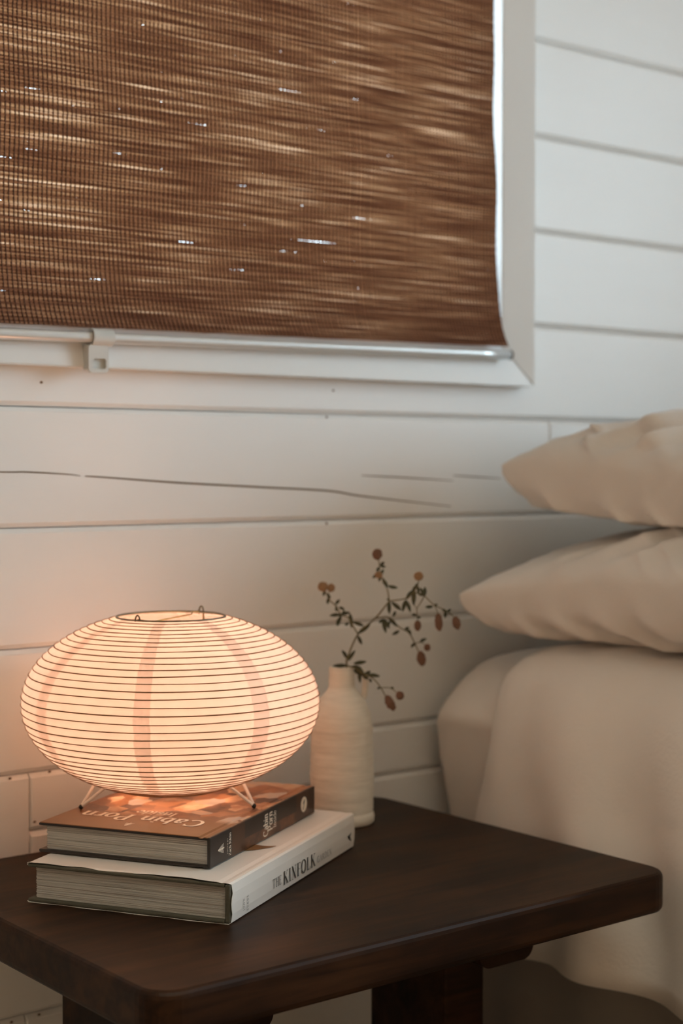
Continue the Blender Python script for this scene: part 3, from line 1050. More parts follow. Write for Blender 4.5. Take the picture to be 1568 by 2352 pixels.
# --- smaller brown book
CL, CW, CH = 0.249, 0.178, 0.0285
cab = thing('hardcover_book', 'brown hardcover book with cream title lettering and dark spine under the lamp', 'book', (0.785, 1.1776, TZ + KH + 0.0007), A_BOOK)
ct = 0.0030
# front cover with a hinge groove near the spine
def hinged(z0, z1, mat, up):
    prof = [(0.0, 0.0), (0.0055, 0.0), (0.0085, -0.0009), (0.0115, 0.0), (CW, 0.0)]
    bm = bmesh.new()
    for_top = []
    yy = [0.0012, 0.0060, 0.0080, 0.0100, 0.0120, 0.03, CW - 0.001, CW]
    dd = [0.0004, 0, 0.0010, 0.0010, 0, 0, 0, 0.0006]
    A, Bm = [], []
    ends = [0.0, 0.0008, CL - 0.0008, CL]
    grid_t, grid_b = [], []
    for i, x in enumerate(ends):
        c = 0.0005 if i in (0, 3) else 0.0
        if up:
            grid_t.append([bm.verts.new((x, y, z1 - d - c)) for y, d in zip(yy, dd)])
            grid_b.append([bm.verts.new((x, y, z0 + c)) for y, d in zip(yy, dd)])
        else:
            grid_t.append([bm.verts.new((x, y, z1 - c)) for y, d in zip(yy, dd)])
            grid_b.append([bm.verts.new((x, y, z0 + d + c)) for y, d in zip(yy, dd)])
    n = len(yy)
    for i in range(3):
        for j in range(n - 1):
            bm.faces.new((grid_t[i][j], grid_t[i + 1][j], grid_t[i + 1][j + 1], grid_t[i][j + 1]))
            bm.faces.new((grid_b[i][j], grid_b[i][j + 1], grid_b[i + 1][j + 1], grid_b[i + 1][j]))
    for i in range(3):
        for j in (0, n - 1):
            bm.faces.new((grid_t[i][j], grid_b[i][j], grid_b[i + 1][j], grid_t[i + 1][j]))
    for i in (0, 3):
        for j in range(n - 1):
            bm.faces.new((grid_t[i][j], grid_t[i][j + 1], grid_b[i][j + 1], grid_b[i][j]))
    return bm
M['cover_edge'] = simple('cover_edge_black', (0.018, 0.012, 0.010), 0.5)
fc = bm_obj('front_cover', hinged(CH - ct, CH, None, True), M['cabin_cover'], cab)
fc.data.materials.append(M['cover_edge'])
for p in fc.data.polygons:
    if p.normal.z < 0.5:
        p.material_index = 1
bm_obj('back_cover', hinged(0, ct, None, False), M['cabin_back'], cab)
sp = bmesh.new()
box(sp, 0.0, CL, 0.0, 0.0032, 0.0002, CH - 0.0002, 0.0009, 3)
spine = bm_obj('spine', sp, M['cabin_spine'], cab)
page_block(0.0040, CL - 0.0040, 0.0030, CW - 0.0055, ct, CH - ct, 24, 5, cab, 0.0011)
zt = CH
def on_cover(name, txt, x, y0, y1, h, mat, **kw):
    lettering(name, fit(txt, y1 - y0, h, **kw), (x, y0, zt), (0, 1, 0), (-1, 0, 0), mat, cab, 0.0003)
on_cover('cover_title', 'Cabin Porn', 0.0575, 0.0300, 0.1600, 0.0235, M['cream'], thick=0.17, thin=0.06, track=0.03)
on_cover('cover_title', 'Inside', 0.0775, 0.0705, 0.1130, 0.0150, M['cream'], thick=0.17, thin=0.06, track=0.03)
# little tree emblem, on cover and spine
def tree_quads(h):
    q = [((-0.045 * h, 0), (0.045 * h, 0), (0.045 * h, h), (-0.045 * h, h))]
    for k, (z, w) in enumerate(((0.22, 0.34), (0.40, 0.30), (0.58, 0.24), (0.76, 0.17), (0.90, 0.10))):
        for s in (-1, 1):
            q.append(((0, z * h), (0, (z + 0.10) * h), (s * w * h, (z - 0.05) * h), (s * w * h, (z - 0.11) * h)))
    return q
lettering('cover_emblem', tree_quads(0.0130), (0.0265, 0.0945, zt), (0, 1, 0), (-1, 0, 0), M['cream'], cab, 0.0003)
lettering('spine_emblem', tree_quads(0.0130), (0.0290, -0.0003, 0.0133), (0, 0, 1), (-1, 0, 0), M['cream'], cab, 0.0)
yc = -0.0003
across_spine('spine_author', 'EDITED BY', 0.0372, 0.0055, 0.0205, 0.0022, M['cream'], cab, yc, track=0.12)
across_spine('spine_author', 'Zach Klein', 0.0435, 0.0030, 0.0245, 0.0045, M['cream'], cab, yc, thick=0.16, thin=0.06)
across_spine('spine_title', 'Cabin', 0.1275, 0.0028, 0.0250, 0.0105, M['cream'], cab, yc, thick=0.19, thin=0.07)
across_spine('spine_title', 'Porn', 0.1385, 0.0062, 0.0250, 0.0105, M['cream'], cab, yc, thick=0.19, thin=0.07)
across_spine('spine_title', 'Inside', 0.1475, 0.0070, 0.0240, 0.0075, M['cream'], cab, yc, thick=0.12, thin=0.05)
cv = [(0.2187 + 0.0080 * math.cos(a), yc, 0.0150 + 0.0078 * math.sin(a)) for a in np.linspace(0, 2 * PI, 25)[:-1]]
em = pydata('spine_emblem', cv, [tuple(range(24))], M['cream'], cab)
pydata('emblem_slash', [(0.2155, yc - 0.0002, 0.0100), (0.2172, yc - 0.0002, 0.0100), (0.2212, yc - 0.0002, 0.0190), (0.2200, yc - 0.0002, 0.0200), (0.2160, yc - 0.0002, 0.0165), (0.2167, yc - 0.0002, 0.0155), (0.2190, yc - 0.0002, 0.0170)], [(0, 1, 2, 3, 6), (3, 4, 5, 6)], M['black'], em)

# ================================================================== LAMP
BOOKTOP = TZ + KH + 0.0007 + CH
LC = Vector((0.849, 1.343, BOOKTOP))
lamp = thing('paper_lamp', 'round white paper lantern lamp glowing on thin wire legs on the books', 'lamp', LC)
SR, SB = 0.1495, 0.0914         # shade half width and half height of the ellipse
SZ = 0.664 - BOOKTOP            # centre height above the book
ROPEN = 0.0545
T0 = math.asin(math.sqrt(1 - (ROPEN / SR) ** 2))
# arc length table from top ring (t=T0) to bottom ring (t=-T0)
_ts = np.linspace(T0, -T0, 800)
_r = SR * np.cos(_ts)
_z = SB * np.sin(_ts)
_s = np.concatenate([[0], np.cumsum(np.hypot(np.diff(_r), np.diff(_z)))])
STOT = _s[-1]
def prof(s):
    s = max(0.0, min(STOT, s))
    t = float(np.interp(s, _s, _ts))
    return SR * math.cos(t), SB * math.sin(t), t
SEAM0 = math.atan2(-LC.y, -LC.x) + math.radians(-10.5)   # first paper seam, almost towards the room
NP = 8
def facet(th):
    a = ((th - SEAM0) / (2 * PI / NP)) % 1.0
    return 1.0 - 0.011 * (math.sin(PI * a))
NH = 37
def wob(i, th):
    return 0.0011 * noise.noise(Vector((math.cos(th) * 1.7, math.sin(th) * 1.7, i * 0.61))) * (1.0 if 1 < i < NH - 2 else 0.3)
def shade_pt(s, th, off=0.0):
    r, z, t = prof(s)
    k = facet(th)
    nr, nz = math.cos(t) / SR, math.sin(t) / SB
    l = math.hypot(nr, nz)
    r = r * k + off * nr / l
    return (r * math.cos(th), r * math.sin(th), SZ + z + off * nz / l)
sub = 4
NS = (NH - 1) * sub + 1
NT = 128
vs = []
for i in range(NS):
    s = STOT * i / (NS - 1)
    fr = (i % sub) / sub
    dip = -0.0007 * math.sin(PI * fr)
    for k in range(NT):
        th = SEAM0 + 2 * PI * k / NT
        cr = 0.0004 * noise.noise(Vector((math.cos(th) * 9, math.sin(th) * 9, i * 0.9)))
        vs.append(shade_pt(s + wob(i / sub, th), th, dip + cr))
fs = []
for i in range(NS - 1):
    for k in range(NT):
        a, b = i * NT + k, i * NT + (k + 1) % NT
        fs.append((a, b, b + NT, a + NT))
shade = pydata('paper_shade', vs, fs, M['paper'], lamp, True)
# overlapping paper seams
for p in range(NP):
    vs, fs = [], []
    th0 = SEAM0 + 2 * PI * p / NP
    hw = 0.0078 if p % 2 == 0 else 0.0092
    for i in range(NS):
        s = STOT * i / (NS - 1)
        r, z, t = prof(s)
        ww = hw * (0.35 + 0.65 * r / SR)
        for j in range(4):
            th = th0 + (ww / r) * (j / 1.5 - 1) + 0.01 * noise.noise(Vector((i * 0.15, p, 0)))
            vs.append(shade_pt(s + wob(i / sub, th), th, -0.0011))
    fs = grid_faces(NS, 4)
    pydata('paper_seam', vs, fs, M['paper_seam'], shade, True)
# bamboo hoops
for i in range(NH):
    s = STOT * i / (NH - 1)
    pts = [shade_pt(s + wob(i, SEAM0 + 2 * PI * k / 96), SEAM0 + 2 * PI * k / 96, 0.0001) for k in range(96)]
    bm = bmesh.new()
    rr = 0.00056 * (1 + 0.15 * math.sin(i * 2.3))
    if i in (0, NH - 1):
        continue
    tube(bm, pts, rr, 5, True)
    bm_obj('hoop', bm, M['hoop'], shade, True)
for s in (0.0, STOT):
    bm = bmesh.new()
    tube(bm, [shade_pt(s, 2 * PI * k / 96) for k in range(96)], 0.0012, 6, True)
    bm_obj('rim_wire', bm, M['wire_dark'], lamp, True)

# bulb, holder and frame
ZT = SZ + SB * math.sin(T0)
ZBOT = SZ - SB * math.sin(T0)
bm = bmesh.new()
prf = [(0.0, 0.098 + 0.028)]
bz = 0.087
lathe(bm, [(0.0, bz + 0.0300), (0.012, bz + 0.0275), (0.021, bz + 0.0205), (0.0262, bz + 0.010), (0.0275, bz), (0.0255, bz - 0.012), (0.020, bz - 0.023), (0.0150, bz - 0.032), (0.0130, bz - 0.040)], 32)
bm_obj('bulb', bm, M['bulb'], lamp, True)
bm = bmesh.new()
lathe(bm, [(0.0, bz - 0.040), (0.0150, bz - 0.040), (0.0165, bz - 0.045), (0.0165, bz - 0.068), (0.0, bz - 0.068)], 24)
bm_obj('bulb_holder', bm, M['wire_white'], lamp)
# wire base frame: ring with three crossbars carrying the holder
bm = bmesh.new()
RB = 0.054
zb = ZBOT + 0.0012
tube(bm, [(RB * math.cos(2 * PI * k / 64), RB * math.sin(2 * PI * k / 64), zb) for k in range(64)], 0.0014, 6, True)
bm_obj('base_ring', bm, M['wire_white'], lamp, True)
away = math.atan2(LC.y, LC.x) + math.radians(-4.4)
RF = 0.097
for k in range(3):
    th = away + 2 * PI * k / 3
    bm = bmesh.new()
    tube(bm, [(RB * math.cos(th), RB * math.sin(th), zb), (0.016 * math.cos(th), 0.016 * math.sin(th), bz - 0.066)], 0.0013, 6)
    bm_obj('holder_wire', bm, M['wire_white'], lamp, True)
    foot = Vector((RF * math.cos(th), RF * math.sin(th), 0.0022))
    ups = []
    for dth in (-0.30, 0.30):
        ups.append(Vector((0.068 * math.cos(th + dth * 0.95), 0.068 * math.sin(th + dth * 0.95), 0.0325)))
    rin = [Vector((RB * math.cos(th + d), RB * math.sin(th + d), zb + 0.001)) for d in (-0.34, 0.34)]
    bm = bmesh.new()
    tube(bm, [rin[0] + (rin[0] - ups[0]) * 0.0, ups[0], foot.lerp(ups[0], 0.04), foot, foot.lerp(ups[1], 0.04), ups[1], rin[1]], 0.0017, 8)
    leg = bm_obj('leg', bm, M['wire_white'], lamp, True)
    bm = bmesh.new()
    bmesh.ops.create_uvsphere(bm, u_segments=10, v_segments=6, radius=0.0024)
    t = bm_obj('rubber_tip', bm, M['rubber'], leg, True)
    t.location = foot + Vector((0, 0, 0.0002))
# wire expander across the top opening, with two small loops over the rim

def loc2(px, py, z):
    # px to the right as seen from the room, py away from the viewer
    rt = Vector((0.78287, -0.622185, 0))
    fw = Vector((0.62219, 0.78287, 0))
    return rt * px + fw * py + Vector((0, 0, z))
def loop_at(px, py, w, h, name='wire_loop'):
    pts = [loc2(px - w, py, ZT - 0.002)] + [loc2(px - w * math.cos(a), py, ZT + h * math.sin(a)) for a in np.linspace(0.15, PI - 0.15, 12)] + [loc2(px + w, py, ZT - 0.002), loc2(px + w * 1.4, py + 0.002, ZT - 0.010)]
    bm = bmesh.new()
    tube(bm, pts, 0.0008, 6)
    bm_obj(name, bm, M['wire_dark'], lamp, True)
loop_at(-0.0275, -0.046, 0.0022, 0.0052)
loop_at(0.0262, 0.047, 0.0022, 0.0062)
bm = bmesh.new()
tube(bm, [loc2(-0.0275, -0.046, ZT + 0.001), loc2(-0.018, -0.047, ZT), loc2(-0.012, -0.046, ZT - 0.0006), loc2(0.0180, 0.030, ZT - 0.0006), loc2(0.0180, 0.034, ZT + 0.0016), loc2(0.0240, 0.047, ZT + 0.0012)], 0.0008, 6)
bm_obj('expander_wire', bm, M['wire_brass'], lamp, True)
bm = bmesh.new()
tube(bm, [loc2(0.0284, 0.047, ZT), loc2(0.0284, 0.040, ZT - 0.030), loc2(0.012, 0.012, bz - 0.05)], 0.0008, 6)
bm_obj('expander_wire', bm, M['wire_brass'], lamp, True)

# ================================================================== VASE AND SPRIG
VC = Vector((1.0985, 1.3815, TZ))
vase = thing('bottle_vase', 'cream stoneware bottle vase with a small ring handle behind the books', 'vase', VC)
vp = [(0.0, 0.0035), (0.030, 0.0030), (0.0315, 0.0), (0.0345, 0.0), (0.0362, 0.002), (0.0366, 0.008), (0.0358, 0.0115), (0.0350, 0.0125)]
n = 46
for k in range(n + 1):
    z = 0.014 + (0.130 - 0.014) * k / n
    r = 0.0352 + 0.0006 * math.sin(k * 0.13) + 0.00022 * math.sin(k * 2.1) + 0.00018 * math.sin(k * 0.9)
    if z > 0.105:
        r -= 0.0058 * ((z - 0.105) / 0.025) ** 2
    vp.append((r, z))
vp += [(0.0272, 0.1355), (0.0240, 0.1405), (0.0200, 0.1450), (0.0168, 0.1485), (0.0151, 0.1520), (0.0145, 0.1560), (0.0143, 0.166), (0.0145, 0.1740), (0.0139, 0.1754), (0.0125, 0.1752), (0.0118, 0.1735), (0.0115, 0.150), (0.022, 0.138), (0.031, 0.120), (0.0315, 0.012), (0.0, 0.010)]
bm = bmesh.new()
lathe(bm, vp, 72)
bm_obj('vase_body', bm, M['ceramic'], vase, True)
bm = bmesh.new()
hd = [(0.0140, 0.1690), (0.0185, 0.1712), (0.0235, 0.1690), (0.0262, 0.1640), (0.0266, 0.1580), (0.0262, 0.1520), (0.0255, 0.1460), (0.0245, 0.1395)]
ha = -0.30
rt = Vector((0.78287 * math.cos(ha) + 0.62219 * math.sin(-ha) * 0 , -0.622185, 0)).normalized()
tube(bm, [rt * a + Vector((0, 0, z)) for a, z in [tuple(p) for p in spline(hd, 4)]], 0.0036, 10)
bm_obj('handle', bm, M['ceramic'], vase, True)

sprig = thing('clover_sprig', 'dried clover sprig with fuzzy brown flower heads standing in the vase', 'plant', VC + Vector((0, 0, 0.1735)))
# coordinates in millimetres: x to the right along the vase front, z above the mouth, d depth behind the vase axis
K = 0.49
def sp_pt(u, v, d=0.0):
    x = (u - 785) * K * 0.001
    z = (1531 - v) * K * 0.001
    return Vector((0.78287, -0.622185, 0)) * x + Vector((0.62219, 0.78287, 0)) * (d * 0.001) + Vector((0, 0, z))
BR = [
 ([(792, 1700, 2), (794, 1560, 3), (796, 1525, 4), (798, 1508, 4), (822, 1454, 2), (860, 1418, -2), (878, 1396, -5), (893, 1376, -8)], 1.15),
 ([(822, 1454, 2), (812, 1438, 4), (800, 1417, 7), (784, 1411, 9), (770, 1390, 12), (757, 1378, 13), (749, 1362, 14), (745, 1350, 14)], 0.8),
 ([(752, 1366, 14), (757, 1358, 16), (760, 1352, 17)], 0.55),
 ([(893, 1376, -8), (889, 1352, -4), (884, 1336, -2), (874, 1319, 1), (871, 1298, 3), (868, 1276, 5)], 0.75),
 ([(893, 1376, -8), (930, 1369, -14), (948, 1352, -18), (956, 1338, -20), (958, 1324, -20)], 0.75),
 ([(946, 1354, -17), (962, 1358, -20), (972, 1363, -21), (993, 1382, -24), (1018, 1394, -26), (1034, 1406, -26), (1041, 1414, -26)], 0.7),
 ([(993, 1382, -24), (999, 1394, -25), (1002, 1408, -26)], 0.55),
 ([(971, 1363, -21), (962, 1380, -18), (955, 1392, -16), (956, 1408, -15), (957, 1422, -14)], 0.6),
 ([(948, 1352, -18), (948, 1380, -16), (955, 1392, -16)], 0.5),
 ([(864, 1416, -2), (880, 1415, 2), (893, 1417, 5), (918, 1440, 9), (940, 1454, 12), (953, 1478, 14), (960, 1493, 14), (964, 1502, 14)], 0.75),
 ([(953, 1478, 14), (967, 1476, 16), (978, 1482, 17)], 0.5),
 ([(796, 1526, 4), (806, 1527, -8), (818, 1530, -14), (835, 1541, -19), (850, 1546, -20), (862, 1556, -21), (873, 1570, -22), (882, 1586, -22), (887, 1594, -22)], 0.8),
 ([(873, 1570, -22), (894, 1570, -24), (906, 1578, -25), (912, 1584, -25)], 0.5),
]
stem_bm = bmesh.new()
for pts, r in BR:
    q = spline([tuple(sp_pt(*p)) for p in pts], 5)
    m = len(q)
    tube(stem_bm, q, [r * 0.001 * (1.05 - 0.35 * i / m) for i in range(m)], 6)
bm_obj('stem', stem_bm, M['stem'], sprig, True)

def leaf_mesh(p0, p1, wid, seedv):
    rnd = random.Random(seedv)
    d = p1 - p0
    Ln = d.length
    t = d.normalized()
    view = Vector((0.62219, 0.78287, 0))
    side = t.cross(view).normalized()
    side = (side * 0.9 + view * rnd.uniform(-0.35, 0.35)).normalized()
    up = side.cross(t)
    vs, fs = [], []
    N_ = 6
    for k in range(N_ + 1):
        f = k / N_
        w = wid * math.sin(PI * min(1, 0.06 + 0.9 * f)) ** 0.8
        c = p0 + t * (Ln * f) + up * (0.0012 * math.sin(PI * f))
        vs += [c - side * w + up * 0.0005, c - up * 0.00025, c + side * w + up * 0.0005, c + up * 0.0003]
    for k in range(N_):
        a = k * 4
        for j in range(4):
            j2 = (j + 1) % 4
            fs.append((a + j, a + j2, a + 4 + j2, a + 4 + j))
    return vs, fs
LV = [
 (784, 1411, 757, 1413, 9), (803, 1407, 807, 1440, 7), (784, 1411, 777, 1436, 9), (808, 1426, 835, 1435, 4), (800, 1428, 792, 1435, 6), (822, 1452, 850, 1430, 0),
 (773, 1390, 773, 1403, 12), (778, 1394, 791, 1400, 11), (791, 1400, 785, 1412, 10), (770, 1388, 780, 1376, 12), (754, 1372, 752, 1386, 13), (750, 1362, 758, 1374, 14), (745, 1358, 742, 1368, 14), (784, 1410, 804, 1406, 8), (775, 1420, 774, 1436, 9),
 (889, 1342, 912, 1346, -4), (886, 1343, 878, 1324, -2), (887, 1346, 884, 1330, -6), (873, 1322, 869, 1333, 1), (868, 1318, 855, 1325, 3), (875, 1315, 880, 1304, 1), (872, 1298, 882, 1289, 3), (873, 1296, 886, 1300, 2), (870, 1300, 866, 1312, 4),
 (893, 1376, 893, 1405, -8), (897, 1378, 920, 1397, -9), (893, 1376, 888, 1371, -8), (930, 1373, 923, 1400, -14), (930, 1373, 940, 1400, -15), (930, 1371, 946, 1350, -15), (947, 1384, 948, 1345, -18), (956, 1340, 957, 1358, -20), (957, 1358, 969, 1363, -20), (962, 1344, 971, 1360, -21), (944, 1352, 953, 1340, -17), (958, 1334, 951, 1341, -20), (972, 1342, 972, 1364, -22),
 (879, 1418, 886, 1451, 2), (883, 1420, 894, 1441, 3), (891, 1416, 912, 1438, 5), (902, 1415, 909, 1402, 6), (878, 1420, 870, 1428, 1), (895, 1425, 890, 1440, 5), (917, 1447, 900, 1457, 9), (936, 1444, 944, 1457, 12), (930, 1447, 940, 1440, 11), (953, 1479, 945, 1488, 14), (965, 1475, 981, 1468, 16), (950, 1477, 955, 1484, 13),
 (991, 1385, 973, 1386, -24), (993, 1384, 1002, 1381, -25), (1010, 1390, 1020, 1399, -26), (1020, 1398, 1030, 1390, -27), (1019, 1397, 1018, 1412, -26), (956, 1408, 943, 1406, -15), (957, 1410, 962, 1415, -15),
 (797, 1512, 785, 1491, 4), (800, 1516, 816, 1492, 3), (812, 1519, 841, 1515, -8), (797, 1526, 765, 1527, 4), (815, 1529, 846, 1553, -15), (824, 1534, 826, 1560, -17), (833, 1543, 845, 1552, -20), (843, 1541, 871, 1545, -20), (848, 1550, 851, 1559, -21), (818, 1522, 836, 1542, -18), (806, 1526, 830, 1530, -10), (812, 1532, 822, 1544, -14), (836, 1540, 850, 1533, -20), (822, 1458, 831, 1478, 2), (873, 1570, 866, 1572, -22), (895, 1571, 903, 1571, -24),
]
for i, (u0, v0, u1, v1, d) in enumerate(LV):
    p0 = sp_pt(u0, v0, d)
    p1 = sp_pt(u1, v1, d + random.uniform(-4, 4))
    ln = (p1 - p0).length
    vs, fs = leaf_mesh(p0, p1, 0.0013 + 0.070 * ln, i)
    o = pydata('leaf', vs, fs, M['leaf'], sprig, False)

def bloom_mesh(seedv, fuzz):
    rnd = random.Random(seedv)
    bm = bmesh.new()
    bmesh.ops.create_icosphere(bm, subdivisions=4, radius=1.0)
    for v in bm.verts:
        d = v.co.normalized()
        k = 1.0 + fuzz * (0.6 * noise.noise(d * 7 + Vector((seedv, 0, 0))) + rnd.uniform(-0.35, 0.35))
        v.co = d * k
    return bm
FL = [(741, 1347, 14, 11, 11, 0, 1), (760, 1350, 17, 9, 9, 0, 1), (869, 1318, 1, 8.5, 7.5, 0, 1), (866, 1271, 5, 11, 12, 0, 0), (958, 1318, -20, 10, 9.5, 0, 1),
      (957, 1431, -14, 7.5, 11.5, 0, 0), (1003, 1421, -26, 8.5, 18.5, -4, 0), (1043, 1422, -26, 9, 14, -12, 0), (968, 1513, 14, 9.5, 16.5, -9, 0), (982, 1488, 17, 7, 8, 0, 0), (894, 1605, -22, 9.5, 18, -28, 0), (916, 1587, -25, 9, 9.5, -20, 0)]
for i, (u, v, d, rx, rz, ang, pale) in enumerate(FL):
    bm = bloom_mesh(i, 0.34)
    o = bm_obj('flower_head', bm, M['bloom_pale'] if pale else M['bloom'], sprig)
    o.location = sp_pt(u, v, d)
    o.scale = (rx * K * 0.001, rx * K * 0.001, rz * K * 0.001)
    o.rotation_mode = 'QUATERNION'
    from mathutils import Quaternion
    o.rotation_quaternion = Quaternion(Vector((0.62219, 0.78287, 0)), math.radians(ang)) 

# ================================================================== BED
# base with valance
bed = thing('bed_base', 'bed base with a taupe cloth valance hanging below the white duvet', 'bed', (2.05, 0.45, 0.0))
b0 = Vector(bed.location)
box_obj('frame', 1.36 - b0.x, 2.80 - b0.x, -0.55 - b0.y, 1.46 - b0.y, 0.12, 0.391, M['valance'], bed, 0.01)
for (x, y) in ((1.42, 1.40), (2.74, 1.40), (1.42, -0.48), (2.74, -0.48)):
    box_obj('leg', x - 0.03 - b0.x, x + 0.03 - b0.x, y - 0.03 - b0.y, y + 0.03 - b0.y, 0.0, 0.125, M['wood'], bed, 0.004)
vs = []
nz_, ny_ = 14, 240
for i in range(nz_):
    f = i / (nz_ - 1)
    for j in range(ny_):
        y = 1.46 - 2.0 * j / (ny_ - 1)
        w = 0.010 * f ** 0.7 * (math.sin(y * 46 + 1.3 * math.sin(y * 9)) + 0.5 * math.sin(y * 23 + f))
        vs.append((1.345 + w - 0.012 * f - b0.x, y - b0.y, 0.391 - 0.376 * f))
pydata('valance', vs, grid_faces(nz_, ny_), M['valance'], bed, True)

# mattress with a crease under the padded top edge
mat_prof = [(2.0, 0.664), (1.60, 0.664), (1.50, 0.6638), (1.44, 0.6625), (1.405, 0.6595), (1.378, 0.652), (1.355, 0.6395), (1.335, 0.624), (1.318, 0.608), (1.3085, 0.596), (1.3060, 0.588), (1.3080, 0.580), (1.3110, 0.560), (1.3120, 0.540), (1.3165, 0.515), (1.322, 0.490), (1.3290, 0.460), (1.335, 0.430), (1.342, 0.405), (1.36, 0.394), (1.50, 0.392), (2.0, 0.392)]
def swept(prof_, ys, inset, mirror_x):
    vs = []
    for y, ins in zip(ys, inset):
        for (x, z) in prof_:
            cx, cz_ = mirror_x, 0.53
            dx = ins if x < mirror_x - 0.2 else 0
            k = ins * 0.8
            zz = z - k if z > cz_ else z + k
            vs.append((x + dx, y, zz))
    return vs
def dens(prof_, step):
    out = []
    for a, b in zip(prof_, prof_[1:]):
        d = math.hypot(b[0] - a[0], b[1] - a[1])
        n = max(1, int(d / step))
        out += [(a[0] + (b[0] - a[0]) * k / n, a[1] + (b[1] - a[1]) * k / n) for k in range(n)]
    return out + [prof_[-1]]
half = dens(mat_prof[:-1], 0.02)
full = half + [(4.10 - x, z) for x, z in half[::-1]]
ys = [-0.56, -0.555, -0.54, -0.5] + list(np.linspace(-0.4, 1.40, 40)) + [1.435, 1.452, 1.464, 1.472, 1.476]
ins = [0.04, 0.02, 0.006, 0.0] + [0.0] * 40 + [0.0, 0.003, 0.009, 0.018, 0.032]
vs = []
nf = len(full)
for y, q in zip(ys, ins):
    for (x, z) in full:
        xx = x + q if x < 2.05 else x - q
        zz = z - 0.7 * q if z > 0.53 else z + 0.7 * q
        w = 0.0022 * noise.noise(Vector((x * 6, y * 9, z * 14)))
        vs.append((xx + w, y, zz + (w if z > 0.6 else 0)))
fs = []
for i in range(len(ys) - 1):
    for j in range(nf):
        a, b = i * nf + j, i * nf + (j + 1) % nf
        fs.append((a, b, b + nf, a + nf))
fs.append(tuple(range(nf))[::-1])
fs.append(tuple(range((len(ys) - 1) * nf, len(ys) * nf)))
mattress = pydata('mattress', vs, fs, M['sheet'], None, True)
tag(mattress, 'mattress in a white fitted sheet showing beside the folded back duvet', 'mattress')

# duvet: swept drape with folds, thick rounded edge
dv = [(2.78, 0.684), (2.2, 0.684), (1.75, 0.685), (1.55, 0.687), (1.45, 0.690), (1.40, 0.690), (1.365, 0.685), (1.338, 0.670), (1.316, 0.648), (1.300, 0.622), (1.289, 0.590), (1.283, 0.550), (1.280, 0.50), (1.277, 0.45), (1.274, 0.40), (1.271, 0.36), (1.270, 0.338)]
dv = dens(dv, 0.014)
nd = len(dv)
clen = [0.0]
for a, b in zip(dv, dv[1:]):
    clen.append(clen[-1] + math.hypot(b[0] - a[0], b[1] - a[1]))
ND = 170
vs = []
for i in range(ND):
    t = i / (ND - 1)
    for j, (x, z) in enumerate(dv):
        drop = sm((0.69 - z) / 0.34)
        sidew = sm((1.40 - x) / 0.10)
        yh = 1.305 + 0.045 * sidew + 0.020 * drop + 0.006 * math.sin(z * 30)
        y = yh - (yh + 0.52) * (t ** 1.25)
        fold = 0.0075 * math.sin(y * 21 + 2.2 * drop + 1.5 * math.sin(y * 5.3)) + 0.0045 * math.sin(y * 47 + 3.0 * drop + 0.7)
        fold *= 1.9 * sidew * (0.25 + 0.75 * drop)
        n1 = 0.006 * noise.noise(Vector((x * 4, y * 6, z * 5))) + 0.0022 * noise.noise(Vector((x * 14, y * 22, z * 9)))
        pf = 0.010 * math.exp(-((y - (1.06 - 0.22 * (0.69 - z) / 0.34 * -1.0)) / 0.030) ** 2) * sidew
        ox = -(fold * 0.8 + n1 * sidew) - 0.010 * drop * (1 - math.exp(-(1.33 - y) / 0.2))
        oz = (n1 * 1.2) * (1 - drop)
        if j == nd - 1:
            ox += 0.002
        edge = math.exp(-t * 70)
        ox += 0.010 * edge * sidew
        oz -= 0.012 * edge * (1 - sidew)
        hem = 0.006 * math.sin(y * 17 + 0.5) * sm((0.40 - z) / 0.06)
        vs.append((x + ox, y, z + oz + hem))
duvet = pydata('duvet', vs, grid_faces(ND, nd), M['cloth'], None, True)
md = duvet.modifiers.new('padding', 'SOLIDIFY')
md.thickness = 0.016
md.offset = -1
duvet.data.flip_normals()
tag(duvet, 'white cotton duvet draped over the bed edge beside the table', 'duvet')

